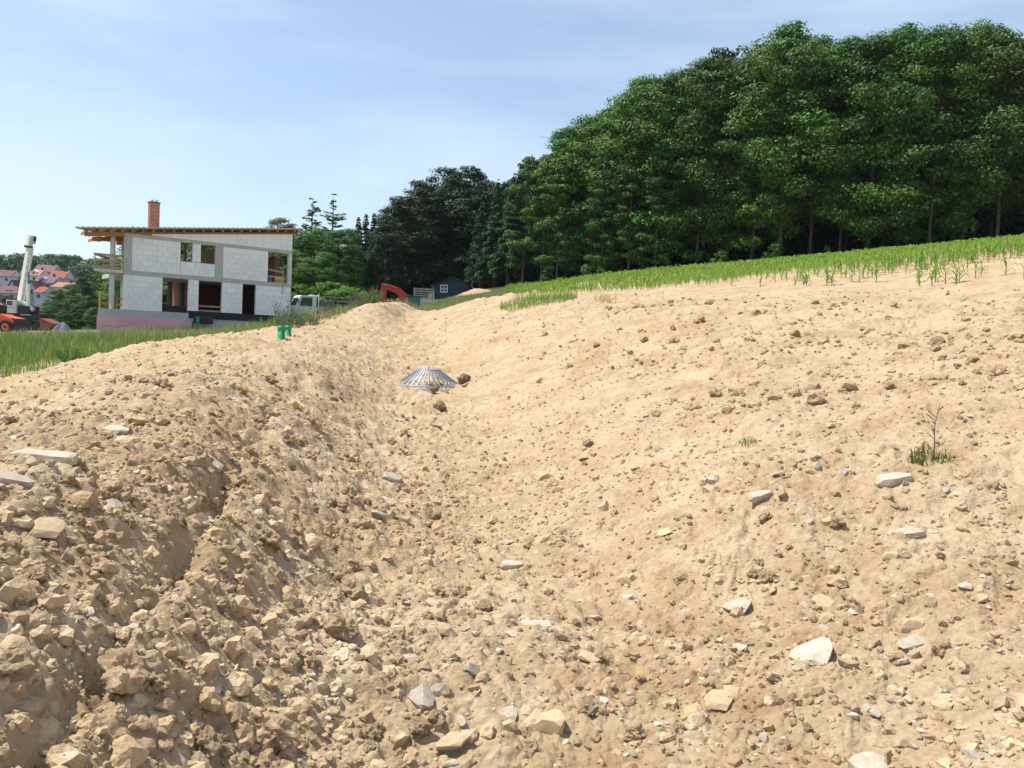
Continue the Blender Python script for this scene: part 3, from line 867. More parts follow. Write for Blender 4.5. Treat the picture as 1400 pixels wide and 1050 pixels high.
# ------------------------------------------------------------------ drain grate in the swale
def build_grate():
    gx, gy = hit(586, 528)
    z = tz(gx, gy) - 0.01
    g = empty('drain_grate', (gx, gy, z), 0, 'galvanised cone-shaped bar grate over a drain shaft in the swale', 'grate')
    r0, r1, hh = 0.80, 0.25, 0.38
    v, f = [], []
    n = 40
    for k in range(n):
        t = 2 * math.pi * k / n
        for (r, zz) in ((0.86, -0.3), (0.86, 0.0), (0.75, 0.0), (0.75, -0.3)):
            v.append((r * math.cos(t), r * math.sin(t), zz))
    for k in range(n):
        for q in range(3):
            a, b = k * 4 + q, ((k + 1) % n) * 4 + q
            f.append((a, b, b + 1, a + 1))
    MB().add(v, f).build('concrete_rim', M['concrete_pale'], g)
    MB().tube([(0, 0, -0.28), (0, 0, -0.22)], 0.745, 24).build('shaft_floor', M['gravel'], g)
    ring = lambda r, zz: MB().tube([(r * math.cos(t), r * math.sin(t), zz) for t in np.linspace(0, 2 * math.pi, 41)], 0.016, 6, False)
    ring(r0, 0.05).build('base_ring', M['galv'], g)
    ring(r1 + 0.02, 0.05 + hh - 0.012).build('top_ring', M['galv'], g)
    MB().tube([(0, 0, 0.05 + hh - 0.006), (0, 0, 0.05 + hh + 0.006)], r1 + 0.015, 20).build('top_plate', M['galv'], g)
    me = MB().bar((r0, 0, 0.05), (r1, 0, 0.05 + hh), 0.020, 0.016).mesh('bar', M['galv'])
    for k in range(34):
        link('bar', me, g, (0, 0, 0), 2 * math.pi * k / 34)
    return gx, gy
GX, GY = build_grate()

# ------------------------------------------------------------------ green pipe ends
for px, py, hgt, r, lab in ((385, 467, 0.38, 0.085, 'taller green plastic pipe end sticking out of the berm'), (394, 465, 0.30, 0.080, 'shorter green plastic pipe end beside the taller one')):
    x, y = hit(px, py)
    p = empty('pipe_end', (x, y, gz(x, y) - 0.05), 0, lab, 'pipe')
    mb = MB()
    v, f, n = [], [], 20
    for k in range(n):
        t = 2 * math.pi * k / n
        for (rr, zz) in ((r, -0.3), (r, hgt), (r - 0.012, hgt), (r - 0.012, -0.3)):
            v.append((rr * math.cos(t) - zz * 0.04, rr * math.sin(t), zz))
    for k in range(n):
        for q in range(3):
            a, b = k * 4 + q, ((k + 1) % n) * 4 + q
            f.append((a, b, b + 1, a + 1))
    mb.add(v, f).build('tube', M['green'], p, smooth=True)
    v, f = [], []
    for k in range(n):
        t = 2 * math.pi * k / n
        for (rr, zz) in ((r - 0.001, hgt - 0.12), (r + 0.012, hgt - 0.11), (r + 0.014, hgt + 0.002), (r - 0.010, hgt + 0.004)):
            v.append((rr * math.cos(t) - zz * 0.04, rr * math.sin(t), zz))
    for k in range(n):
        for q in range(3):
            a, b = k * 4 + q, ((k + 1) % n) * 4 + q
            f.append((a, b, b + 1, a + 1))
    MB().add(v, f).build('socket_collar', M['green'], p, smooth=True)

# ------------------------------------------------------------------ vehicles and machines
def wheel(parent, loc, r, w, axis='y', rim='grey_paint'):
    d = Vector((0, 1, 0)) if axis == 'y' else Vector((1, 0, 0))
    c = Vector(loc)
    t = MB().tube([c - d * w / 2, c - d * w * 0.42, c + d * w * 0.42, c + d * w / 2], [r * 0.93, r, r, r * 0.93], 22)
    wh = t.build('wheel', M['rubber'], parent, smooth=False)
    MB().tube([c - d * (w / 2 + 0.012), c + d * (w / 2 + 0.012)], r * 0.55, 16).build('rim', M[rim], wh)
    MB().tube([c - d * (w / 2 + 0.05), c + d * (w / 2 + 0.05)], r * 0.2, 10).build('hub', M['dark'], wh)
    return wh

def build_flatbed():
    # local: x forward, y left, z up; the cab looks to the left of the picture
    p = at(431, 425, 66)
    z0 = at(431, 405, 66).z - 2.12
    t = empty('flatbed_truck', (p.x, 66.0, z0), R(212), 'white small flatbed truck parked beside the house shell', 'truck')
    prof = [(1.05, 0.45), (1.95, 0.45), (2.0, 0.62), (2.0, 1.02), (1.92, 1.18), (1.55, 2.02), (1.42, 2.10), (0.25, 2.12), (0.2, 2.08), (0.2, 0.5)]
    cab = MB().prism(prof, 'y', -0.86, 0.86).build('cab', M['white'], t)
    # windscreen, following the rake
    MB().add([(1.908, -0.74, 1.24), (1.908, 0.74, 1.24), (1.622, 0.70, 1.90), (1.622, -0.70, 1.90), (1.88, -0.74, 1.235), (1.88, 0.74, 1.235), (1.60, 0.70, 1.895), (1.60, -0.70, 1.895)],
             [(0, 1, 2, 3), (7, 6, 5, 4), (0, 4, 5, 1), (1, 5, 6, 2), (2, 6, 7, 3), (3, 7, 4, 0)]).build('windscreen', M['glass'], cab)
    for s in (-1, 1):
        y0, y1 = (0.86, 0.872) if s > 0 else (-0.872, -0.86)
        MB().prism([(0.55, 1.22), (1.62, 1.22), (1.38, 1.92), (0.55, 1.94)], 'y', y0, y1).build('side_window', M['glass'], cab)
        d = MB().prism([(0.50, 0.55), (1.45, 0.55), (1.68, 0.9), (1.68, 1.16), (0.50, 1.16)], 'y', y0 * 1.002, y1 * 1.002).build('door', M['white'], cab)
        MB().box((0.58, min(y0, y1) * 1.002 - 0.01, 1.02), (0.74, max(y0, y1) * 1.002 + 0.01, 1.06)).build('handle', M['dark'], d)
        MB().box((1.985, s * 0.62 - 0.14, 0.68), (2.012, s * 0.62 + 0.14, 0.86)).build('headlight', M['galv'], cab)
        MB().bar((1.62, s * 0.87, 1.75), (1.75, s * 1.06, 1.72), 0.03, 0.03).build('mirror_arm', M['dark'], cab)
        MB().box((1.71, s * 1.05 - 0.07, 1.42), (1.75, s * 1.05 + 0.07, 1.74)).build('mirror', M['dark'], cab)
    MB().box((2.0, -0.7, 0.5), (2.06, 0.7, 0.64)).build('bumper', M['grey_paint'], cab)
    MB().box((0.2, -0.5, 2.12), (0.5, 0.5, 2.2), 0.02).build('roof_rack', M['white'], cab)
    fr = MB().box((-3.2, -0.42, 0.55), (1.2, 0.42, 0.72)).build('chassis', M['dark'], t)
    MB().box((-3.3, -0.98, 0.80), (0.05, 0.98, 0.90)).build('load_bed', M['grey_paint'], t)
    for s in (-1, 1):
        MB().box((-3.3, s * 0.98 - 0.02, 0.90), (0.05, s * 0.98 + 0.02, 1.28)).build('side_board', M['grey_paint'], t)
    MB().box((-3.34, -0.98, 0.90), (-3.30, 0.98, 1.28)).build('tail_board', M['grey_paint'], t)
    for s in (-1, 1):
        MB().box((0.0, s * 0.93 - 0.04, 0.9), (0.08, s * 0.93 + 0.04, 2.28)).build('headboard_post', M['white'], t)
    MB().box((0.0, -0.88, 2.1), (0.07, 0.88, 2.18)).build('headboard_bar', M['white'], t)
    for z in (1.5, 1.8):
        MB().box((-3.2, -0.2, z + 0.32), (0.2, -0.1, z + 0.40)).build('long_board', M['grey_timber'], t)
    MB().box((-2.2, -0.6, 0.9), (-0.6, 0.6, 1.7), 0.04).build('load', M['dark'], t)
    for x in (1.15, -2.2):
        for y in (-0.80, 0.80):
            wheel(t, (x, y, 0.34), 0.34, 0.22)
    return t
build_flatbed()

def build_excavator():
    Y = 77.0
    base = at(552, 418, Y)
    z0 = tz(base.x, Y) - 0.1
    t = empty('excavator', (base.x, Y, z0), 0, 'red crawler excavator with its bent boom showing above the berm', 'excavator')
    loc = lambda px, py, dy=0.0: at(px, py, Y + dy) - Vector((base.x, Y, z0)) 
    # boom: root low on the right, elbow, tip at the upper left; the stick hangs down from the tip
    pts = [loc(556, 420), loc(552, 405), loc(545, 398), loc(526, 391)]
    def box_beam(name, P, wd, hs, m):
        P = [Vector(p) for p in P]
        v, f = [], []
        for i, p in enumerate(P):
            d = (P[min(i + 1, len(P) - 1)] - P[max(i - 1, 0)]).normalized()
            s = Vector((0, 1, 0)); nn = s.cross(d).normalized()
            for a, b in ((-1, -1), (1, -1), (1, 1), (-1, 1)):
                v.append(tuple(p + s * (a * wd / 2) + nn * (b * hs[i] / 2)))
        for i in range(len(P) - 1):
            for k in range(4):
                f.append((i * 4 + k, i * 4 + (k + 1) % 4, i * 4 + 4 + (k + 1) % 4, i * 4 + 4 + k))
        f += [(0, 3, 2, 1), tuple(len(P) * 4 - 4 + k for k in range(4))]
        return MB().add(v, f).build(name, M[m], t)
    bo = box_beam('boom', pts, 0.34, [0.55, 0.72, 0.66, 0.42], 'red')
    st = box_beam('stick', [loc(525, 388), loc(524.5, 396), loc(524, 413)], 0.28, [0.42, 0.60, 0.36], 'red')
    MB().tube([loc(529, 389, -0.2), loc(543, 394.5, -0.2)], 0.07, 8).build('stick_cylinder', M['red'], bo)
    MB().tube([loc(524, 388.5, -0.2), loc(531, 390, -0.2)], 0.045, 8).build('cylinder_rod', M['galv'], bo)
    bk = loc(524, 416)
    MB().prism([(bk.x - 0.3, bk.z + 0.25), (bk.x + 0.35, bk.z + 0.2), (bk.x + 0.62, bk.z - 0.35), (bk.x + 0.2, bk.z - 0.75), (bk.x - 0.45, bk.z - 0.55)], 'y', bk.y - 0.5, bk.y + 0.5).build('bucket', M['dark'], t)
    for s in (-1, 1):
        MB().prism([(-1.9, 0.18), (-1.65, 0.0), (1.65, 0.0), (1.9, 0.18), (1.9, 0.55), (1.65, 0.74), (-1.65, 0.74), (-1.9, 0.55)], 'y', s * 1.0 - 0.25, s * 1.0 + 0.25).build('track', M['dark'], t)
    MB().tube([(0, 0, 0.5), (0, 0, 0.95)], 0.7, 18).build('slew_ring', M['dark'], t)
    bd = MB().box((-1.1, -0.7, 0.85), (1.1, 2.3, 1.5), 0.06).build('body', M['orange'], t)
    MB().box((-1.05, 1.5, 1.45), (1.05, 2.35, 1.7), 0.08).build('counterweight', M['dark'], bd)
    cb = MB().box((-1.05, -0.5, 1.5), (-0.2, 0.8, 2.2), 0.06).build('cab', M['dark'], t)
    MB().box((-0.95, -0.515, 1.65), (-0.3, -0.5, 2.1)).build('window', M['glass'], cb)
    return t
build_excavator()

sk = at(565, 413, 76)
t = empty('skip_container', (sk.x, 76.0, tz(sk.x, 76) - 0.1), R(12), 'teal steel container beside the excavator boom', 'container')
zt = at(565, 406, 76).z - t.location.z
MB().prism([(-0.5, 0.0), (0.5, 0.0), (0.62, zt), (-0.62, zt)], 'y', -0.8, 0.8).build('hull', M['teal'], t)
for k in range(4):
    MB().box((-0.45 + k * 0.27, -0.84, 0.2), (-0.39 + k * 0.27, -0.80, zt - 0.05)).build('rib', M['teal'], t)
MB().box((-0.68, -0.86, zt - 0.02), (0.68, 0.86, zt + 0.05)).build('lid', M['dark'], t)

def build_crane():
    Y = 80.0
    b = at(48, 450, Y)
    z0 = tz(b.x, Y)
    t = empty('mobile_crane', (b.x, Y, z0), 0, 'truck-mounted mobile crane with raised cream telescopic boom', 'crane')
    L_ = lambda px, py, dy=0.0: at(px, py, Y + dy) - Vector((b.x, Y, z0))
    def seg(name, p, q, wa, wb, m, parent=t, depth=0.7):
        p, q = Vector(p), Vector(q)
        d = (q - p).normalized(); s = Vector((0, 1, 0)); n = s.cross(d).normalized()
        ca, sa = math.cos(R(28)), math.sin(R(28))
        s, n = s * ca + n * sa, n * ca - s * sa
        v = []
        for e, w in ((p, wa), (q, wb)):
            for a, c in ((-1, -1), (1, -1), (1, 1), (-1, 1)):
                v.append(tuple(e + s * (a * depth / 2) + n * (c * w / 2)))
        return MB().add(v, [(0, 1, 2, 3), (7, 6, 5, 4), (0, 4, 5, 1), (1, 5, 6, 2), (2, 6, 7, 3), (3, 7, 4, 0)]).build(name, M[m], parent)
    bo = seg('boom', L_(29, 411), L_(41, 339), 0.62, 0.46, 'cream', t, 0.5)
    seg('boom_collar', L_(38.8, 339), L_(39.2, 336), 0.60, 0.60, 'dark', bo, 0.56)
    seg('boom_extension', L_(39.6, 337), L_(42, 322), 0.46, 0.42, 'cream', bo, 0.44)
    seg('boom_head', L_(44, 333), L_(45, 323), 0.34, 0.44, 'grey_paint', bo, 0.5)
    for k in range(2):
        c = L_(46.5, 325 + k * 2.5)
        MB().tube([c - Vector((0, 0.12, 0)), c + Vector((0, 0.12, 0))], 0.18, 12).build('sheave', M['dark'], bo)
    MB().tube([L_(47.3, 326), L_(47.6, 340)], 0.018, 5).build('hoist_rope', M['galv'], bo)
    seg('side_rail', L_(33.5, 409, -0.4), L_(43.6, 345, -0.4), 0.12, 0.10, 'grey_paint', bo, 0.06)
    for k in range(6):
        seg('boom_plate', L_(30.2 + k * 1.7, 402 - k * 10, -0.30), L_(30.7 + k * 1.7, 399 - k * 10, -0.30), 0.3, 0.3, 'white', bo, 0.03)
    MB().tube([L_(38.5, 418, -0.5), L_(39, 388, -0.5)], 0.17, 12).build('lift_cylinder', M['cream'], t)
    MB().tube([L_(39, 388, -0.5), L_(39.2, 372, -0.45)], 0.09, 10).build('lift_rod', M['blue'], t)
    cb0 = L_(13, 428, -0.6); cb1 = L_(27, 411, -0.6)
    cb = MB().box((cb0.x, cb0.y - 0.6, cb0.z), (cb1.x, cb0.y + 0.7, cb1.z), 0.06).build('crane_cab', M['grey_paint'], t)
    MB().box((cb0.x + 0.12, cb0.y - 0.615, cb0.z + 0.78), (cb1.x - 0.35, cb0.y - 0.595, cb1.z - 0.08)).build('window', M['glass'], cb)
    MB().box((cb0.x - 0.05, cb0.y - 0.62, cb0.z + 0.52), (cb1.x + 0.03, cb0.y + 0.72, cb0.z + 0.58)).build('trim', M['galv'], cb)
    a, c = L_(24, 431), L_(47, 419)
    MB().box((a.x, -0.9, a.z), (c.x, 0.9, c.z), 0.05).build('turntable', M['dark'], t)
    MB().tube([L_(30, 413, -0.55), L_(46, 424, -0.55)], 0.22, 10).build('winch_housing', M['grey_paint'], t)
    a, c = L_(20, 446), L_(61, 430)
    MB().box((a.x, -0.75, a.z), (c.x, 0.75, c.z), 0.04).build('chassis', M['dark'], t)
    MB().box((L_(44, 0).x, -1.13, L_(0, 431).z + 0.1), (L_(58, 0).x, -1.105, L_(0, 431).z + 0.22)).build('stripe', M['grey_timber'], t)
    for px in (25, 35, 51, 58.5):
        q = L_(px, 445)
        for y in (-1.0, 1.0):
            wheel(t, (q.x, y, 0.56), 0.56, 0.36, rim='dark')
    return t
build_crane()

def build_telehandler():
    Y = 66.0
    b = at(10, 459, Y)
    z0 = tz(b.x, Y)
    t = empty('telehandler', (b.x, Y, z0), 0, 'orange-red telehandler with folded boom standing in front of the crane', 'telehandler')
    MB().prism([(-2.6, 0.55), (0.95, 0.55), (1.15, 0.8), (1.1, 1.28), (0.2, 1.45), (-0.2, 1.62), (-2.6, 1.62)], 'y', -0.75, 0.75).build('body', M['orange'], t)
    MB().prism([(-2.2, 1.70), (-2.2, 1.42), (0.6, 1.05), (1.0, 0.75), (1.15, 1.05), (0.7, 1.35)], 'y', -1.02, -0.78).build('boom', M['orange'], t)
    MB().tube([(-0.9, -1.06, 0.78), (0.55, -1.06, 1.02)], 0.06, 8).build('lift_cylinder', M['dark'], t)
    MB().box((0.95, -0.95, 0.30), (1.18, 0.95, 1.22)).build('carriage', M['dark'], t)
    cab = MB().box((-1.7, -0.2, 1.6), (-0.5, 0.75, 2.35), 0.08).build('cab', M['dark'], t)
    MB().box((-1.6, -0.215, 1.75), (-0.6, -0.195, 2.28)).build('window', M['glass'], cab)
    for x in (0.55, -1.9):
        for y in (-0.98, 0.98):
            wheel(t, (x, y, 0.55), 0.55, 0.38, rim='orange')
    for k in range(3):
        MB().tube([(-0.6 + k * 0.5, -0.78, 1.2), (-0.6 + k * 0.5, -0.755, 1.2)], 0.07, 10).build('lamp', M['galv'], t)
    return t
build_telehandler()

# rusty tipping skip and gravel heap beside the crane
p = at(70, 449, 78)
t = empty('tipping_skip', (p.x, 78, tz(p.x, 78)), R(-8), 'rusty red open skip standing behind the crane wheels', 'skip')
MB().prism([(-0.6, 0.15), (0.35, 0.15), (0.7, 0.6), (0.7, 0.75), (-0.6, 1.2)], 'y', -0.8, 0.8).build('hull', M['rust'], t)
MB().box((-0.8, -0.85, 0.0), (0.6, 0.85, 0.14)).build('skid', M['dark'], t)
MB().bar((-0.62, -0.83, 1.22), (0.72, -0.83, 0.77), 0.06, 0.08).build('rim', M['rust'], t)

def heap(name, x, y, rx, ry, hgt, m, seed, label, cat, sink=0.1):
    n, k = 40, 14
    V, Fq = [], []
    for i in range(k + 1):
        q = i / k
        for j in range(n):
            t = 2 * math.pi * j / n
            e = 1 + 0.16 * math.sin(3 * t + seed) + 0.09 * math.sin(5 * t + 2 * seed)
            V.append((rx * q * e * math.cos(t), ry * q * e * math.sin(t), 0))
    V = np.array(V, float)
    rad = np.repeat(np.linspace(0, 1, k + 1), n)
    zz = hgt * np.clip(1 - rad ** 1.25, 0, 1) + 0.10 * hgt * fbm(V[:, 0] * 2.5, V[:, 1] * 2.5, 300 + seed, 4) * (1 - rad ** 4)
    g0, _ = terrain(V[:, 0] + x, V[:, 1] + y)
    V[:, 2] = g0 + zz - sink * rad
    base = tz(x, y)
    V[:, 2] -= base
    for i in range(k):
        for j in range(n):
            Fq.append((i * n + j, (i + 1) * n + j, (i + 1) * n + (j + 1) % n, i * n + (j + 1) % n))
    me = np_mesh(name, V, np.array(Fq), M[m], False)
    o = link(name, me, None, (x, y, base))
    return tag(o, label, cat)
p = at(86, 450, 76)
heap('gravel_heap', p.x, 76, 0.9, 1.1, 0.95, 'gravel', 3, 'small grey gravel heap beside the rusty skip', 'heap')
p = at(648, 408, 90)
heap('soil_heap', p.x, 90, 2.5, 2.2, at(648, 394.5, 90).z - tz(p.x, 90), 'clod', 5, 'rounded heap of tan soil beside the dark shed', 'heap')

# blue van at the picture's left edge, beyond the crane
p = at(2, 432, 92)
t = empty('blue_van', (p.x - 0.6, 92, tz(p.x, 92) - 0.2), R(10), 'blue delivery van parked beyond the telehandler', 'van')
MB().prism([(-2.4, 0.35), (2.2, 0.35), (2.3, 0.9), (1.6, 1.15), (1.05, 2.0), (-2.4, 2.05)], 'y', -0.9, 0.9).build('body', M['blue'], t)
MB().prism([(0.3, 1.15), (1.45, 1.15), (0.95, 1.85), (0.3, 1.85)], 'y', -0.915, -0.902).build('window', M['glass'], t)
for x in (1.5, -1.5):
    for y in (-0.8, 0.8):
        wheel(t, (x, y, 0.34), 0.34, 0.22)

# ------------------------------------------------------------------ garden shed, fence and low wall at the wood's edge
def build_shed():
    Y = 98.0
    a, b = at(594, 409, Y), at(640, 405, Y)
    z0 = tz(a.x, Y) - 0.15
    w = 4.2
    t = empty('garden_shed', (a.x, Y, z0), R(-4), 'dark blue timber garden shed with a white-framed window under tall trees', 'shed')
    eh = at(593, 388.5, Y).z - z0
    rh = at(618.5, 379, Y).z - z0
    front = MB().prism([(0, 0), (w, 0), (w, eh), (w * 0.54, rh), (0, eh)], 'y', 0.03, 0.08).build('front_wall', M['shed'], t)
    n = 16
    for k in range(n):
        z = k * eh / n
        MB().box((0, 0.0, z), (w, 0.03, z + eh / n - 0.012)).build('board', M['shed'], front)
    k = 0
    z = eh
    while z < rh - 0.1:
        q = (z + 0.1 - eh) / (rh - eh)
        MB().box((w * 0.54 * q, 0.0, z), (w - (w * 0.46) * q, 0.03, z + 0.12)).build('board', M['shed'], front)
        z += 0.132
    for x in (0.0, w):
        MB().box((x - 0.03, 0.08, 0), (x + 0.03, 3.4, eh)).build('side_wall', M['shed'], t)
    MB().box((0.03, 3.34, 0), (w - 0.03, 3.4, eh)).build('rear_wall', M['shed'], t)
    for s, (x0, x1) in enumerate(((-0.42, w * 0.54), (w * 0.54, w + 0.42))):
        za = eh - 0.14 if s == 0 else rh + 0.03
        zb = rh + 0.03 if s == 0 else eh - 0.14
        rf = MB().prism([(x0, za), (x1, zb), (x1, zb + 0.07), (x0, za + 0.07)], 'y', -0.3, 3.6).build('roof', M['shed_roof'], t)
    wx = 0.68
    wd = MB().box((wx + 0.06, -0.012, 1.10), (wx + 0.84, -0.002, 1.92)).build('window', M['glass'], t)
    for lo, hi in (((wx, -0.05, 1.03), (wx + 0.90, -0.015, 1.12)), ((wx, -0.05, 1.90), (wx + 0.90, -0.015, 1.99)), ((wx, -0.051, 1.121), (wx + 0.09, -0.016, 1.899)), ((wx + 0.81, -0.051, 1.121), (wx + 0.90, -0.016, 1.899)),
                   ((wx + 0.42, -0.045, 1.122), (wx + 0.48, -0.018, 1.898)), ((wx + 0.091, -0.046, 1.48), (wx + 0.419, -0.02, 1.53)), ((wx + 0.481, -0.046, 1.48), (wx + 0.809, -0.02, 1.53))):
        MB().box(lo, hi).build('frame', M['white'], wd)
    MB().tube([(-0.40, -0.2, eh - 0.15), (-0.40, 3.4, eh - 0.15)], 0.06, 8).build('gutter', M['galv'], t)
    MB().tube([(-0.36, -0.2, eh - 0.2), (-0.05, -0.08, eh - 0.55), (-0.05, -0.08, 0.05)], 0.045, 8).build('downpipe', M['galv'], t)
    MB().tube([(w + 0.38, -0.2, eh - 0.12), (w + 0.62, -0.2, eh - 0.25), (w + 0.66, -0.2, eh - 0.6), (w + 0.35, -0.1, eh - 0.95)], 0.04, 8).build('downpipe', M['galv'], t)
build_shed()

def build_fence():
    Y = 96.0
    p = at(565, 407, Y)
    q = at(592, 408, Y)
    z0 = tz(p.x, Y) + 0.35
    t = empty('slatted_fence', (p.x, Y, z0), 0, 'weathered timber slat enclosure beside the dark shed', 'fence')
    L_ = q.x - p.x
    hh = at(565, 393, Y).z - z0
    for k in range(5):
        z = 0.06 + k * (hh - 0.1) / 4.6
        MB().box((0, 0, z), (L_, 0.035, z + 0.15)).build('slat', M['grey_timber'], t)
        MB().box((-0.04, 0.05, z), (-0.005, 1.6, z + 0.15)).build('slat', M['grey_timber'], t)
    for x in (0.05, L_ * 0.36, L_ * 0.68, L_ - 0.1):
        MB().box((x, 0.04, -0.5), (x + 0.09, 0.13, hh)).build('post', M['grey_timber'], t)
    MB().box((0.0, 1.5, -0.5), (0.09, 1.6, hh)).build('post', M['grey_timber'], t)
build_fence()
p, q = at(553, 409, 93), at(606, 413, 93)
t = empty('low_wall', (p.x, 93, 0), math.atan2(0.3, q.x - p.x), 'low pale concrete wall below the slatted enclosure', 'wall')
n = 7
for k in range(n):
    L_ = (q.x - p.x) / n
    zt = at(553 + (k + .5) * 53 / n, 405.5 + k * 1.0, 93).z
    MB().box((k * L_, 0, min(zt - 0.8, tz(p.x + k * L_, 93) - 0.3)), ((k + 1) * L_ - 0.015, 0.24, zt)).build('wall_segment', M['concrete_pale'], t)
#@@PART3
# ------------------------------------------------------------------ vegetation
def rand_dirs(n):
    v = NR.normal(size=(n, 3))
    return v / np.linalg.norm(v, axis=1, keepdims=True)

def leaf_cards(C, Nrm, size, aspect=0.62):
    """one small folded diamond for each centre"""
    n = len(C)
    t = np.cross(Nrm, rand_dirs(n)); t /= np.maximum(np.linalg.norm(t, axis=1, keepdims=True), 1e-6)
    b = np.cross(Nrm, t)
    s = size[:, None]
    P = np.stack([C - t * s * 0.5, C + b * s * 0.5 * aspect + Nrm * s * 0.06, C + t * s * 0.5, C - b * s * 0.5 * aspect + Nrm * s * 0.06], 1)
    V = P.reshape(-1, 3)
    Fq = np.arange(4 * n).reshape(n, 4)
    return V, Fq

def leafy(clumps, per, size, up=0.55, flat=0.62, spray=0.25, tone=0.22):
    """leaves on a set of clumps given as rows (x, y, z, r)"""
    cl = np.asarray(clumps, float)
    wgt = cl[:, 3] ** 2
    cnt = np.maximum(8, (per * len(cl) * wgt / wgt.sum())).astype(int)
    idx = np.repeat(np.arange(len(cl)), cnt)
    n = len(idx)
    d = rand_dirs(n)
    d[:, 2] = np.where(NR.random(n) < 0.62, np.abs(d[:, 2]), d[:, 2])
    q = np.clip(NR.normal(0.86, 0.16, n), 0.2, 1.25)
    far = NR.random(n) < spray
    q[far] *= NR.uniform(1.0, 1.28, far.sum())
    rr = cl[idx, 3]
    # each clump is a few lobes
    lob = rand_dirs(len(cl) * 5).reshape(len(cl), 5, 3)[idx, NR.integers(0, 5, n)]
    C = cl[idx, :3] + d * (q * rr)[:, None] * np.array([0.85, 0.85, flat * 0.62]) + lob * (rr * 0.60)[:, None] * np.array([1, 1, 0.55])
    nr_ = d * 0.95 + np.array([0, 0, up * 0.8]) + rand_dirs(n) * 0.5
    nr_ /= np.linalg.norm(nr_, axis=1, keepdims=True)
    sz = size * NR.uniform(0.6, 1.35, n)
    V, Fq = leaf_cards(C, nr_, sz)
    ct = 1 + tone * NR.normal(size=len(cl))
    tint = np.clip(ct[idx] * (1 + 0.22 * NR.normal(size=n)), 0.45, 1.9)
    hue = NR.normal(size=n) * 0.10 + (NR.normal(size=len(cl)) * 0.08)[idx]
    col = np.stack([tint * (1 + hue), tint, tint * (1 - 0.5 * hue)], -1)
    return V, Fq, np.repeat(np.clip(col, 0.2, 2.2), 4, axis=0)

def trunk_mesh(name, H, r0, limbs, m, bend=0.25):
    mb = MB()
    k = 7
    off = [Vector((rnd.uniform(-1, 1) * bend * i / k, rnd.uniform(-1, 1) * bend * i / k, 0)) for i in range(k + 1)]
    pts = [off[i] + Vector((0, 0, H * i / k)) for i in range(k + 1)]
    mb.tube(pts, [r0 * (1.25 if i == 0 else 1 - 0.85 * i / k) for i in range(k + 1)], 8)
    for (x, y, z) in limbs:
        b = Vector((0, 0, max(0.18 * H, z - 0.55 * math.hypot(x, y) - 0.06 * H)))
        i = min(k - 1, int(b.z / H * k)); b += off[i]
        e = Vector((x, y, z))
        md = b.lerp(e, 0.5) + Vector((0, 0, 0.12 * (e - b).length))
        mb.tube([b, md, e], [r0 * 0.24, r0 * 0.14, r0 * 0.05], 5, False)
    return mb.mesh(name, M[m])

def proto_broadleaf(H, cb, Rm, n, per, size, lm='leaf', bm_='bark', top=0.5, narrow=1.0):
    """crown from height cb*H up; returns (trunk mesh, crown mesh)"""
    cl = []
    for k in range(n):
        t = (k + rnd.random()) / n
        prof = math.sin(math.pi * min(1, 0.16 + 0.84 * t) ** (0.75 + top * 0.5)) ** 0.6
        a = rnd.random() * 6.283
        rad = Rm * prof * (0.45 + 0.55 * math.sqrt(rnd.random())) * (0.85 + 0.3 * rnd.random())
        r = (0.11 + 0.24 * rnd.random() ** 1.6) * Rm + 0.3
        cl.append((rad * math.cos(a), rad * math.sin(a), H * (cb + (1 - cb) * t) - r * 0.5, r))
    for k in range(5):                                    # uneven leading shoots
        cl.append((rnd.uniform(-.35, .35) * Rm, rnd.uniform(-.35, .35) * Rm, H * rnd.uniform(0.93, 1.0) - 0.4, rnd.uniform(0.35, 0.8)))
    V, Fq, col = leafy(cl, per, size)
    cr = np_mesh('crown', V, Fq, M[lm], False, col)
    tr = trunk_mesh('trunk', H * 0.92, 0.0085 * H + 0.02, [c[:3] for c in cl if rnd.random() < 0.4], bm_)
    return tr, cr

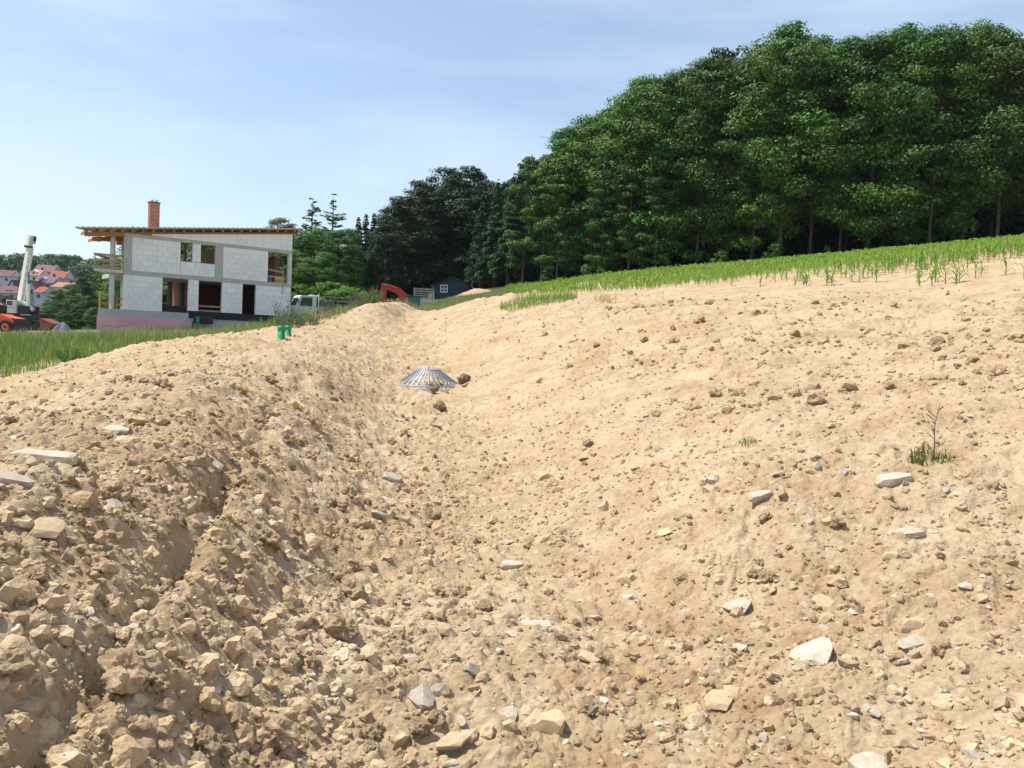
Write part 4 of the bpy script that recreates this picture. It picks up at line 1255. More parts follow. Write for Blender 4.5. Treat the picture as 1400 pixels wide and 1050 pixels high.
def proto_conifer(H, cb, Rm, tiers, per, size, lm='needle', bm_='bark', droop=0.25, sparse=False):
    cl_c, nrm, sz, tn = [], [], [], []
    limbs = MB()
    limbs.tube([(0, 0, 0), (0.05, 0, H * 0.5), (0, 0, H)], [0.014 * H + 0.02, 0.009 * H, 0.01], 7)
    for k in range(tiers):
        t = (k + 0.5) / tiers
        z = z0 = H * (cb + (1 - cb) * t)
        L_ = Rm * (1 - t) ** 0.85 * rnd.uniform(0.8, 1.12) + 0.12
        nb = rnd.randint(5, 8) if not sparse else rnd.randint(4, 7)
        a0 = rnd.random() * 6.28
        for b in range(nb):
            a = a0 + 6.283 * b / nb + rnd.uniform(-0.3, 0.3)
            Lb = L_ * (rnd.uniform(0.7, 1.1) if not sparse else rnd.uniform(0.25, 1.2))
            z = z0 + (rnd.uniform(-0.45, 0.45) if not sparse else rnd.uniform(-0.9, 0.9))
            tip = Vector((Lb * math.cos(a), Lb * math.sin(a), z - droop * Lb + 0.12 * Lb * rnd.random()))
            md = Vector((Lb * 0.5 * math.cos(a), Lb * 0.5 * math.sin(a), z - droop * Lb * 0.25))
            limbs.tube([(0, 0, z), md, tip], [0.02 + 0.004 * Lb, 0.016, 0.005], 4, False)
            m_ = max(6, int(per * Lb / Rm))
            s = NR.random(m_) ** 0.75
            base = np.where((s < 0.5)[:, None], np.array([0, 0, z]) + (np.array(md) - np.array([0, 0, z])) * (s * 2)[:, None], np.array(md) + (np.array(tip) - np.array(md)) * (s * 2 - 1)[:, None])
            wd = 0.16 * Lb * (1.1 - s) + 0.08
            side = np.array([-math.sin(a), math.cos(a), 0])
            base = base + side * (NR.normal(size=m_) * wd)[:, None] + np.array([0, 0, 1]) * (-np.abs(NR.normal(size=m_)) * (0.16 if not sparse else 0.07) * (0.5 + Lb * 0.4))[:, None]
            cl_c.append(base)
            nn = np.array([math.cos(a) * 0.35, math.sin(a) * 0.35, 1.0]) + rand_dirs(m_) * 0.7
            nrm.append(nn / np.linalg.norm(nn, axis=1, keepdims=True))
            sz.append(size * NR.uniform(0.6, 1.3, m_))
            tn.append(np.clip((1 + 0.2 * NR.normal()) * (1 + 0.18 * NR.normal(size=m_)), 0.5, 1.7))
    C = np.concatenate(cl_c); Nn = np.concatenate(nrm); S = np.concatenate(sz); T = np.concatenate(tn)
    V, Fq = leaf_cards(C, Nn, S, 0.42)
    cr = np_mesh('crown', V, Fq, M[lm], False, np.repeat(np.stack([T, T, T], -1), 4, axis=0))
    return limbs.mesh('trunk', M[bm_]), cr

# prototypes, all 20 m tall
PB = [proto_broadleaf(20, 0.28, 4.4, 78, 280, 0.27), proto_broadleaf(20, 0.26, 5.0, 90, 270, 0.27, top=0.7), proto_broadleaf(20, 0.30, 3.7, 66, 270, 0.26, top=0.3),
      proto_broadleaf(20, 0.14, 4.6, 86, 265, 0.27), proto_broadleaf(20, 0.2, 4.2, 66, 230, 0.33, 'leaf_dark_shade'), proto_broadleaf(20, 0.08, 5.6, 84, 220, 0.34, 'leaf_dark_shade', top=0.8)]
PN = [proto_broadleaf(20, 0.20, 2.7, 52, 230, 0.30, top=0.2), proto_broadleaf(20, 0.12, 3.0, 56, 230, 0.30)]
PC = [proto_conifer(20, 0.12, 3.2, 34, 84, 0.50), proto_conifer(20, 0.05, 3.6, 32, 84, 0.50, 'needle_blue'), proto_conifer(20, 0.16, 3.2, 32, 84, 0.50, 'needle', droop=0.42)]
PL = [proto_conifer(20, 0.40, 4.6, 13, 110, 0.50, 'larch', 'pale_bark', droop=-0.12, sparse=True), proto_conifer(20, 0.42, 4.2, 12, 110, 0.50, 'larch', 'pale_bark', droop=-0.18, sparse=True)]
PS = [proto_broadleaf(20, 0.02, 9.0, 46, 200, 0.95, 'leaf', top=0.6), proto_broadleaf(20, 0.02, 9.5, 44, 200, 0.95, 'leaf_bright', top=0.8), proto_broadleaf(20, 0.02, 8.0, 40, 190, 0.9, 'leaf_dark_shade')]
PY = [proto_broadleaf(20, 0.30, 4.6, 40, 150, 0.42, 'leaf_yellow')]

def plant_tree(name, proto, x, y, h, label, cat, group=None, wide=1.0, tilt=0.0, zoff=-0.15):
    s = h / 20.0
    o = empty(name, (x, y, tz(x, y) + zoff), rnd.random() * 6.283, label, cat, group)
    o.rotation_euler.x, o.rotation_euler.y = R(rnd.uniform(-1, 1) * 1.5), R(tilt)
    tr, cr = proto
    for nm, me in (('trunk', tr), ('crown', cr)):
        c = link(nm, me, o)
        c.scale = (s * wide, s * wide, s)
    return o

def tree_at(name, proto, px, Y, top, label, cat, group=None, wide=1.0, zoff=-0.15):
    p = at(px, top, Y)
    h = p.z - tz(p.x, Y) - zoff
    return plant_tree(name, proto, p.x, Y, h, label, cat, group, wide, zoff=zoff)

ORD = 'first second third fourth fifth sixth seventh eighth ninth tenth eleventh twelfth thirteenth fourteenth fifteenth sixteenth seventeenth eighteenth'.split()
G_EDGE = 'broadleaf trees along the edge of the wood'
L_EDGE = 'tall green broadleaf tree in the edge of the wood above the maize'
edge = [(1435, 72, 48, 1), (1385, 70, 44, 0), (1338, 73, 34, 1), (1292, 72, 40, 3), (1248, 76, 38, 0), (1206, 75, 46, 3), (1126, 80, 52, 1), (1085, 79, 36, 0), (1046, 82, 58, 3),
        (1010, 83, 84, 1), (968, 84, 82, 0), (928, 86, 96, 3), (893, 88, 104, 1), (862, 90, 132, 0), (838, 91, 148, 2), (812, 92, 160, 3), (784, 93, 176, 0)]
for i_, (px, Y, top, k) in enumerate(edge):
    tree_at('forest_tree', PB[k], px, Y, top, 'tall broadleaf tree of the wood edge, %s counting from the drooping conifers' % ORD[len(edge) - 1 - i_], 'tree', G_EDGE, wide=rnd.uniform(0.9, 1.1))
for (px, Y, top) in ((1168, 79, 50), (985, 90, 68), (870, 95, 112)):
    tree_at('dark_forest_tree', PB[4], px, Y, top, 'dark-leaved narrow tree rising between lighter trees of the wood', 'tree', 'dark trees in the edge of the wood', wide=0.75)
for i_, (px, Y, top) in enumerate(((722, 94, 214), (748, 92, 212), (770, 90, 205), (830, 86, 215), (868, 84, 205), (905, 83, 200))):
    tree_at('slender_tree', PN[int(px) % 2], px, Y, top, 'slender tree before the dark wood, %s counting from the drooping conifers' % ORD[i_], 'tree', 'slender trees in front of the wood', wide=1.0)
for (px, Y, top, k) in ((700, 97, 238, 2), (682, 99, 246, 2), (664, 101, 250, 2), (712, 100, 224, 0)):
    tree_at('drooping_conifer', PC[k], px, Y, top, 'drooping green conifer with bare lower trunk right of the dark shed', 'conifer', 'conifers beside the shed', wide=1.15)
for (px, Y, top, k, w, lab) in ((612, 116, 228, 5, 1.05, 'tallest dark rounded tree directly behind the shed roof'), (645, 118, 226, 4, 1.0, 'dark rounded tree above the soil heap, next to the drooping conifers'), (575, 113, 246, 5, 1.0, 'dark rounded tree behind the slatted enclosure'), (545, 110, 268, 4, 0.95, 'dark rounded tree above the excavator boom'), (530, 106, 300, 5, 0.8, 'lowest of the dark rounded trees, beside the spruces')):
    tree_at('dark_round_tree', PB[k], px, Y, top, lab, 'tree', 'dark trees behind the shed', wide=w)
for i_, (px, Y, top) in enumerate(((512, 116, 292), (503, 114, 293), (491, 112, 297), (482, 108, 318))):
    tree_at('spruce', PC[0], px, Y, top, 'narrow dark pointed spruce, %s counting from the large dark round trees' % ORD[i_], 'conifer', 'spruces', wide=1.35)
tree_at('blue_conifer', PC[1], 508, 96, 344, 'small blue-green conifer behind the excavator boom', 'conifer', wide=1.5)
for k, (px, Y, top) in enumerate(((428, 100, 274), (456, 103, 268))):
    tree_at('larch', PL[k], px, Y, top, ('thin sparse larch nearer the house roof', 'taller sparse larch nearer the spruces')[k], 'larch', 'sparse larches', wide=1.5)
for i_, (px, Y, top, k, w) in enumerate(((398, 80, 340, 1, 1.2), (412, 84, 318, 3, 1.2), (425, 78, 352, 0, 1.2), (436, 88, 312, 1, 1.1), (448, 80, 345, 3, 1.2), (462, 90, 316, 0, 1.2), (478, 96, 312, 3, 1.1))):
    tree_at('garden_tree', PB[k], px, Y, top, 'leafy green tree, %s counting from the house shell towards the spruces' % ORD[i_], 'tree', 'trees behind the flatbed truck', wide=w)
tree_at('yellowish_tree', PY[0], 386, 104, 296, 'tree with thin yellowish crown showing over the right end of the roof', 'tree', wide=1.0)
for k in range(7):                                       # trees behind the house, seen through its openings
    px = 190 + 30 * k
    tree_at('tree_behind_house', PB[(k * 2 + 1) % 4], px, 82 + 2 * (k % 3), 330 - 2 * (k % 3), 'leafy tree behind the house shell, showing through its window openings', 'tree', 'trees behind the house', wide=1.5)
for (px, Y, top, w) in ((452, 73, 384, 1.0), (470, 75, 389, 0.9), (484, 77, 392, 0.8)):
    tree_at('bright_shrub', PS[1], px, Y, top, 'bright yellow-green shrub behind the bed of the flatbed truck', 'shrub', 'bright shrubs', wide=w)
# rows further into the wood, shade put into their dark leaf colour
row = 0
for dy, lo in ((8, 10), (16, 16), (26, 22)):
    for px in range(520, 1450, 36):
        j = px + rnd.uniform(-10, 10)
        ys = np.interp(j, [520, 612, 664, 784, 1010, 1250, 1435], [108, 118, 103, 95, 85, 77, 73])
        tp = np.interp(j, [520, 560, 612, 650, 690, 735, 784, 862, 928, 1010, 1085, 1160, 1250, 1435], [304, 256, 232, 232, 244, 212, 182, 140, 104, 90, 42, 62, 42, 48]) + lo
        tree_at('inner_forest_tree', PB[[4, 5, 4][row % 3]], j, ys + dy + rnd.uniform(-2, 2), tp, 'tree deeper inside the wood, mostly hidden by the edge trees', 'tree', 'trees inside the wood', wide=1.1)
        row += 1
for dy in (15, 23, 31):  # undergrowth, with the wood's shade put into its leaf colour
    for px in range(620 + dy, 1440, 36):
        Y = float(np.interp(px, [640, 784, 1010, 1250, 1435], [100, 95, 85, 77, 73])) + dy
        X = at(px + rnd.uniform(-12, 12), 380, Y).x
        plant_tree('undergrowth_bush', PS[2], X, Y, rnd.uniform(4.5, 7), 'shade-coloured undergrowth bush between the trunks inside the wood', 'bush', 'undergrowth inside the wood', wide=1.1)
# bushes on the wood's edge and a few young stems
for (px, top, w) in ((815, 345, 0.9), (752, 362, 0.8), (742, 380, 0.9), (690, 392, 0.7), (1060, 330, 0.8), (985, 340, 0.8), (880, 350, 0.6), (1130, 335, 0.6)):
    Y = float(np.interp(px, [690, 784, 1010, 1250], [93, 88, 79, 70]))
    tree_at('forest_edge_bush', PS[0], px, Y, top, 'leafy bush at the foot of the wood behind the maize', 'bush', 'bushes at the foot of the wood', wide=w)

# trees and bushes in front of the village
mid = [(150, 118, 352, 1, 1.2), (128, 122, 372, 4, 1.1), (112, 112, 378, 5, 0.9), (96, 108, 388, 3, 1.1), (78, 104, 396, 3, 1.2), (66, 102, 412, 1, 1.2), (120, 98, 404, 0, 1.2), (140, 100, 398, 3, 1.2), (106, 94, 418, 4, 1.4), (88, 92, 424, 0, 1.5), (128, 92, 420, 3, 1.4), (50, 108, 420, 4, 1.3), (28, 128, 408, 4, 1.4), (8, 132, 404, 4, 1.2), (165, 104, 380, 0, 1.1)]
mid.sort(reverse=True)
for i_, (px, Y, top, k, w) in enumerate(mid):
    tree_at('valley_tree', PB[k], px, Y, top, 'leafy tree below the village, %s counting from the house towards the crane' % ORD[i_], 'tree', 'trees below the village', wide=w, zoff=-0.8)

# far wooded hillside: reads as one mass
def far_wood():
    V, Fq, Cc = [], [], []
    b = 0
    def crown(x, y, h, r, n):
        nonlocal b
        z = tz(x, y)
        cl = [(x + r * 0.7 * rnd.uniform(-1, 1), y + r * 0.5 * rnd.uniform(-1, 1), z + h * rnd.uniform(0.35, 0.9), r * rnd.uniform(0.45, 0.7)) for _ in range(7)] + [(x, y, z + h * 0.85, r * 0.6)]
        v, f, c = leafy(cl, n, 1.25, flat=0.8)
        V.append(v); Fq.append(f + b); Cc.append(c * rnd.uniform(0.75, 1.25)); b += len(v)
    for Y in (345, 372, 400, 430):
        for px in np.arange(-60, 560, 15 if Y < 410 else 12):
            X = at(px + rnd.uniform(-5, 5), 400, Y).x
            crown(X, Y + rnd.uniform(-9, 9), rnd.uniform(10, 15), rnd.uniform(3.5, 5.6), 46)
    for k in range(46):                                   # gardens among the houses
        px = rnd.uniform(-30, 130); Y = rnd.uniform(225, 330)
        X = at(px, 400, Y).x
        crown(X, Y, rnd.uniform(3, 6), rnd.uniform(2, 3.2), 30)
    me = np_mesh('far_woodland', np.concatenate(V), np.concatenate(Fq), M['far_leaf'], False, np.concatenate(Cc))
    tag(link('far_woodland', me), 'wooded hillside far behind the village', 'woodland', kind='stuff')
far_wood()

# ------------------------------------------------------------------ village houses on the far slope
for nm, c in (('tile_red', (0.26, 0.075, 0.06)), ('tile_dark', (0.13, 0.065, 0.07)), ('tile_orange', (0.38, 0.165, 0.105)), ('tile_purple', (0.16, 0.09, 0.11))):
    M[nm] = mat(nm, c, 0.8, 0.15, 2.0)
M['render_white'] = mat('white_render', (0.52, 0.53, 0.56), 0.9, 0.05)
M['render_cream'] = mat('cream_render', (0.72, 0.63, 0.50), 0.9, 0.05)
M['render_grey'] = mat('grey_render', (0.40, 0.42, 0.46), 0.9, 0.05)
def village_house(px0, px1, top, eave, base, Y, roof, wall_m, label, gable=False, depth=7.0, dormer=False, skylights=0):
    a, b = at(px0, base, Y), at(px1, base, Y)
    w = b.x - a.x
    zb = min(a.z, b.z)
    ze = at((px0 + px1) / 2, eave, Y).z; zt = at((px0 + px1) / 2, top, Y).z
    x0 = a.x
    zg = min(tz(x0, Y), tz(x0 + w, Y), zb) - 1.0
    t = empty('village_house', (x0, Y, zg), 0, label, 'house')
    E, T = ze - zg, zt - zg
    if gable:
        MB().prism([(0, 0), (w, 0), (w, E), (w / 2, T - 0.12), (0, E)], 'y', 0, depth).build('wall', M[wall_m], t)
        for s in (0, 1):
            p = [(-0.4, E - 0.25), (w / 2, T), (w / 2, T + 0.2), (-0.4, E - 0.05)] if s == 0 else [(w + 0.4, E - 0.25), (w / 2, T), (w / 2, T + 0.2), (w + 0.4, E - 0.05)]
            MB().prism(p, 'y', -0.3, depth + 0.3).build('roof', M[roof], t)
    else:
        MB().box((0, 0, 0), (w, depth, E)).build('wall', M[wall_m], t)
        MB().prism([(-0.5, E - 0.12), (depth + 0.5, E - 0.12), (depth / 2, T)], 'x', -0.4, w + 0.4).build('roof', M[roof], t)
        for (u, ht) in ((-0.41, 0.0), (w + 0.405, 0.0)):
            MB().prism([(0.1, E - 0.1), (depth - 0.1, E - 0.1), (depth / 2, T - 0.25)], 'x', u, u + 0.006).build('gable', M[wall_m], t)
    n = max(1, int(w / 2.6))
    for k in range(n):
        x = (k + 0.5) * w / n
        wd = MB().box((x - 0.55, -0.05, E - 1.9), (x + 0.55, -0.01, E - 0.7)).build('window', M['glass'], t)
        MB().box((x - 0.65, -0.12, E - 2.0), (x + 0.65, -0.055, E - 1.9)).build('sill', M['render_white'], wd)
    if dormer:
        q = w * 0.4
        dm = MB().prism([(q - 1.1, E + 0.3), (q + 1.1, E + 0.3), (q + 1.1, E + 1.3), (q, E + 2.1), (q - 1.1, E + 1.3)], 'y', 0.3, 2.6).build('dormer', M[wall_m], t)
        MB().box((q - 0.4, 0.26, E + 0.5), (q + 0.4, 0.295, E + 1.2)).build('window', M['glass'], dm)
    for k in range(skylights):
        x = w * (0.45 + 0.18 * k)
        MB().box((x - 0.35, 0.55, E + 0.75), (x + 0.35, 1.1, E + 1.15)).build('skylight', M['render_white'], t)
    MB().box((w * 0.7, depth * 0.45, T - 0.8), (w * 0.7 + 0.6, depth * 0.45 + 0.6, T + 0.7)).build('chimney', M['tile_dark'], t)
V_ = village_house
V_(-8, 14, 368, 377, 385, 300, 'tile_dark', 'render_white', 'white village house with dark red roof and long window row')
V_(25, 33, 368, 375, 384, 305, 'tile_red', 'render_cream', 'cream gable-fronted village house half hidden by the crane boom', True)
V_(40, 53, 367, 376, 381, 300, 'tile_orange', 'render_cream', 'village house with bright orange roof and a white dormer', dormer=True)
V_(46, 72, 361, 371, 378, 325, 'tile_purple', 'render_grey', 'long village house with broad dark purple roof, highest of the village')
V_(66, 87, 369, 380, 387, 290, 'tile_red', 'render_white', 'white village house with plain red roof')
V_(47, 72, 376, 386, 395, 270, 'tile_purple', 'render_grey', 'grey village house with purple roof and grey dormer', dormer=True)
V_(13, 18.5, 383, 390, 398, 262, 'tile_dark', 'render_white', 'narrow white gable of a village house beside the crane boom', True)
V_(18, 30, 382, 392, 400, 266, 'tile_dark', 'render_grey', 'village house with dark roof directly behind the crane boom')
V_(-6, 23, 390, 400, 408, 240, 'tile_dark', 'render_grey', 'long low village building with dark roof and two white skylights', skylights=2)
V_(47, 58, 391, 399, 407, 240, 'tile_red', 'render_white', 'small white village house with red roof below the grey one')
V_(72, 94, 385, 392, 399, 250, 'tile_orange', 'render_cream', 'low village building with wide pale orange roof')
V_(38, 47, 384, 393, 404, 246, 'tile_dark', 'render_grey', 'narrow dark village house between the boom and the small white one', True)
V_(1, 12, 410, 416, 424, 170, 'tile_red', 'render_cream', 'low building with red roof just behind the blue van')

# ------------------------------------------------------------------ meadow grass, maize, weeds
def blades(P, h, wd, lean, rootcol, tipcol):
    """bent two-piece blades; P roots (n,3)"""
    n = len(P)
    a = NR.random(n) * 6.283
    side = np.stack([np.cos(a), np.sin(a), np.zeros(n)], -1) * (wd / 2)[:, None]
    b = NR.random(n) * 6.283
    ln = np.stack([np.cos(b), np.sin(b), np.zeros(n)], -1) * (lean * h)[:, None]
    up = np.zeros((n, 3)); up[:, 2] = h
    m_ = P + up * 0.6 + ln * 0.35
    t = P + up * np.clip(1 - 0.25 * lean, 0.5, 1)[:, None] + ln
    V = np.stack([P - side, P + side, m_ + side * 0.8, m_ - side * 0.8, t], 1).reshape(-1, 3)
    k = np.arange(n) * 5
    T = np.concatenate([np.stack([k, k + 1, k + 2], -1), np.stack([k, k + 2, k + 3], -1), np.stack([k + 3, k + 2, k + 4], -1)])
    C = np.stack([rootcol, rootcol, (rootcol + tipcol) / 2, (rootcol + tipcol) / 2, tipcol], 1).reshape(-1, 3)
    return V, T, C

def in_house(x, y, pad=0.3):
    c, s = math.cos(HA), math.sin(HA)
    u = (x - HP.x) * c + (y - HP.y) * s
    w = -(x - HP.x) * s + (y - HP.y) * c
    return (w > -pad) & (w < 9.2) & (u > -1.9 + 0.0 * w) & (u < 11.9)

def meadow():
    n = 150000
    y = 18 + 44 * NR.random(n) ** 1.2
    x = NR.uniform(-46, 4, n)
    e = NR.random(n) < 0.16
    x[e] = NR.uniform(-13, 1, e.sum()); y[e] = NR.uniform(51, 96, e.sum())
    z, u = terrain(x, y)
    n1 = fbm(x * 0.7, y * 0.7, 91, 3)
    keep = (u < 3.05 + 0.5 * n1) & (y + 2.0 * n1 - (x + 14) * 0.25 > 22.3)
    keep |= (y > 30 + 2 * n1) & (u < 4.05 + 0.35 * n1)                 # up to the berm edge further back
    keep |= (y > 53 + 2 * n1) & (u < 8.7 + n1)
    keep |= (y > 52 + 2 * n1) & (x < 0.0) & (u < 10)
    keep &= ~in_house(x, y) & (x > -0.72 * y)
    yard = np.clip((1 - smooth01(0, 14, np.abs(x + 44))) * (1 - smooth01(0, 16, np.abs(y - 70))) * 2.2, 0, 1)
    keep &= NR.random(n) > yard * 1.2
    keep &= NR.random(n) < np.clip(0.75 + 0.9 * fbm(x * 0.9, y * 0.9, 93, 2), 0.15, 1)
    x, y = x[keep], y[keep]
    x, y = x[:90000], y[:90000]
    z = ground_z(x, y); _, u = terrain(x, y)
    P = np.stack([x, y, z - 0.03], -1)
    pat = fbm(x * 0.25, y * 0.25, 95, 3)
    lush = smooth01(-0.25, 0.2, pat) * (1 - smooth01(30, 44, y))
    h = (0.32 + 0.28 * lush + 0.22 * smooth01(30, 38, y)) * NR.uniform(0.6, 1.35, len(x)) + 0.05
    h = h * np.where(x < -24, 0.62, 1.0) * np.where((x > -21) & (y > 36), 0.72, 1.0) * np.where(y > 58, 0.6, 1.0)
    dry = (NR.random(len(x)) < 0.10 + 0.40 * smooth01(29, 42, y + 6 * pat))
    root = np.stack([0.75 + 0.25 * NR.random(len(x)), 0.85 + 0.3 * NR.random(len(x)), 0.8 + 0.2 * NR.random(len(x))], -1)
    tip = root * np.array([1.05, 1.15, 0.9])
    tip[dry] = np.array([3.6, 1.75, 6.2]) * NR.uniform(0.7, 1.1, (dry.sum(), 1))
    root[dry] = np.array([1.9, 1.2, 2.0])
    V, T, C = blades(P, h, NR.uniform(0.012, 0.03, len(x)), NR.uniform(0.05, 0.5, len(x)), root, tip)
    me = np_mesh('meadow_grass', V, T, M['grass'], False, C)
    tag(link('meadow_grass', me), 'tall meadow grass in front of the house shell', 'grass', kind='stuff')
meadow()

def grass_patch(px, py, rx, n, hgt, label, col=(1.3, 1.35, 0.9), Y=None):
    x, y = hit(px, py) if Y is None else (at(px, py, Y).x, Y)
    a = NR.random(n) * 6.283; q = np.sqrt(NR.random(n))
    X, Yy = x + rx * q * np.cos(a), y + rx * 1.3 * q * np.sin(a)
    z = ground_z(X, Yy)
    zc = tz(x, y)
    P = np.stack([X - x, Yy - y, z - zc - 0.01], -1)
    root = np.array(col) * NR.uniform(0.7, 1.2, (n, 1))
    V, T, C = blades(P, hgt * NR.uniform(0.5, 1.2, n), NR.uniform(0.008, 0.02, n) * (1 if hgt > 0.15 else 0.5), NR.uniform(0.1, 0.7, n), root, root * 1.15)
    me = np_mesh('grass_patch', V, T, M['grass'], False, C)
    tag(link('grass_patch', me, None, (x, y, zc)), label, 'grass')
grass_patch(737, 414, 1.7, 1500, 0.42, 'broad patch of bright grass on the bare slope below the maize', (1.0, 1.25, 0.9))
grass_patch(612, 416, 1.3, 420, 0.34, 'yellowish grass patch on the rim at the far end of the swale', (1.7, 1.4, 0.9))
grass_patch(777, 414, 0.3, 90, 0.42, 'small upright grass tuft right of the broad grass patch')
grass_patch(828, 415, 0.5, 60, 0.35, 'thin yellowish tuft on bare soil between grass tuft and maize', (1.8, 1.4, 0.9))
grass_patch(1018, 614, 0.09, 60, 0.07, 'tiny green grass tuft alone on the right slope', (0.9, 0.9, 0.7))
grass_patch(1270, 630, 0.13, 150, 0.10, 'grey-green grass tuft at the foot of the thin sapling', (0.75, 0.7, 0.7))
grass_patch(870, 517, 0.07, 60, 0.07, 'tiny sparse tuft on the slope right of the drain grate', (1.3, 1.2, 0.7))

# sapling on the right slope
sx, sy = hit(1274, 632)
sp = empty('sapling', (sx, sy, gz(sx, sy) - 0.02), 0, 'thin nearly leafless sapling standing alone on the right slope', 'sapling')
H_ = 0.42
pts = [Vector((0, 0, 0)), Vector((0.01, 0, 0.12)), Vector((0.005, 0.01, 0.25)), Vector((0.03, 0.01, H_))]
MB().tube(pts, [0.005, 0.004, 0.003, 0.0015], 6).build('stem', M['pale_bark'], sp)
lv = []
for k in range(13):
    z = 0.06 + 0.34 * k / 13
    a = rnd.random() * 6.28; L_ = rnd.uniform(0.05, 0.11) * (1.1 - k / 20)
    e = Vector((0.01 + L_ * math.cos(a), L_ * math.sin(a), z + L_ * 0.7))
    MB().tube([(0.008, 0, z), e], [0.002, 0.001], 4).build('twig', M['pale_bark'], sp)
    for q in (0.4, 0.6, 0.8, 1.0):
        lv.append(Vector((0.008, 0, z)).lerp(e, q))
C = np.array([v[:] for v in lv]); V, Fq = leaf_cards(C, rand_dirs(len(C)), np.full(len(C), 0.02))
link('leaves', np_mesh('leaves', V, Fq, M['weed'], False, np.full((len(V), 3), 1.2)), sp)

def weed_bush(px, py, Y, hgt, wd, n, lab, m='weed', tall=True):
    x = at(px, py, Y).x
    zc = gz(x, Y)
    o = empty('weed_bush', (x, Y, zc - 0.03), 0, lab, 'weed')
    st = MB(); cs = []
    for k in range(n):
        a = rnd.random() * 6.28; r = wd * math.sqrt(rnd.random())
        b = Vector((r * 0.6 * math.cos(a), r * 0.6 * math.sin(a), 0))
        e = Vector((r * 1.25 * math.cos(a), r * 1.25 * math.sin(a), hgt * rnd.uniform(0.45, 1.1)))
        st.tube([b, b.lerp(e, 0.5) + Vector((0, 0, 0.04)), e], [0.006, 0.005, 0.002], 4, False)
        for q in range(26):
            f = 0.15 + 0.85 * rnd.random()
            p = b.lerp(e, f)
            cs.append((p.x + rnd.gauss(0, 0.05), p.y + rnd.gauss(0, 0.05), p.z + rnd.gauss(0, 0.03)))
    st.build('stems', M['weed_stem'], o)
    C = np.array(cs); nn = rand_dirs(len(C)) + np.array([0, 0, 0.5]); nn /= np.linalg.norm(nn, axis=1, keepdims=True)
    V, Fq = leaf_cards(C, nn, NR.uniform(0.05, 0.13, len(C)), 0.35)
    t = NR.uniform(0.7, 1.3, len(C))
    link('leaves', np_mesh('leaves', V, Fq, M[m], False, np.repeat(np.stack([t, t, t], -1), 4, axis=0)), o)
M['weed_stem'] = mat('weed_stem', (0.14, 0.14, 0.07), 0.9)
weed_bush(398, 455, 29.5, 0.85, 0.55, 34, 'large grey-green weed bush on the berm behind the green pipe ends')
weed_bush(384, 455, 31.0, 1.15, 0.35, 16, 'taller thin grey weed beside the bushy one behind the pipes')
weed_bush(424, 452, 33.0, 0.6, 0.6, 22, 'low weed clump on the berm shoulder in front of the flatbed truck')
weed_bush(510, 424, 44.0, 0.95, 0.55, 34, 'dense green weed bush on the crest in front of the excavator', 'grass')
weed_bush(492, 432, 43.0, 0.85, 0.8, 34, 'wide weed bush left of the dense one on the crest')
weed_bush(460, 440, 40.0, 0.7, 0.9, 34, 'loose weed bush on the berm below the truck bed')
weed_bush(105, 508, 22.0, 0.5, 0.5, 22, 'dark green weed clump at the front edge of the meadow', 'leaf')

# maize
def maize_leaf(L_, w, a, z0, rise, segs=5):
    V = []
    for i in range(segs + 1):
        t = i / segs
        r = L_ * t * (0.9 - 0.15 * t)
        z = z0 + rise * (1.9 * t - 1.75 * t * t)
        ww = w * (math.sin(math.pi * (0.12 + 0.88 * t)) ** 0.7) * 0.5 if i < segs else 0.001
        c = Vector((r * math.cos(a), r * math.sin(a), z)); s = Vector((-math.sin(a), math.cos(a), 0))
        V += [c - s * ww + Vector((0, 0, ww * 0.5)), c + s * ww + Vector((0, 0, ww * 0.5))]
    Fq = [(2 * i, 2 * i + 1, 2 * i + 3, 2 * i + 2) for i in range(segs)]
    return V, Fq
def maize_proto(seed, segs=5, nl=7):
    r = random.Random(seed)
    parts = []
    for k in range(nl):
        t = k / (nl - 1)
        a = (k % 2) * math.pi + r.uniform(-0.5, 0.5) + seed
        V, Fq = maize_leaf(r.uniform(0.26, 0.42) * (1 - 0.25 * t), 0.045, a, 0.03 + 0.26 * t, r.uniform(0.16, 0.30) + 0.12 * t, segs)
        parts.append((V, Fq))
    return parts
def tinted(V, Fq, name):
    V = np.array([v[:] for v in V]); c = np.ones((len(V), 3)); zz = V[:, 2]
    low = np.clip(1 - zz / 0.16, 0, 1)[:, None]
    c = c * (1 - low) + np.array([1.9, 1.25, 1.6]) * low
    return np_mesh(name, V, np.array(Fq), M['maize'], True, c)
MZ = []
for s in range(5):
    pr = maize_proto(s + 1)
    stalk = MB().tube([(0, 0, -0.03), (0.004, 0, 0.18), (0, 0.004, 0.36)], [0.012, 0.010, 0.005], 6)
    st = tinted([Vector(v) for v in stalk.v], [f for f in stalk.f if len(f) == 4], 'stalk')
    leaves = [tinted(V, Fq, 'leaf') for V, Fq in pr]
    V, Fq = [Vector(v) for v in stalk.v], [f for f in stalk.f if len(f) == 4]
    for v, f in pr:
        b = len(V); V += v; Fq += [tuple(i + b for i in q) for q in f]
    MZ.append((st, leaves, tinted(V, Fq, 'maize_plant')))
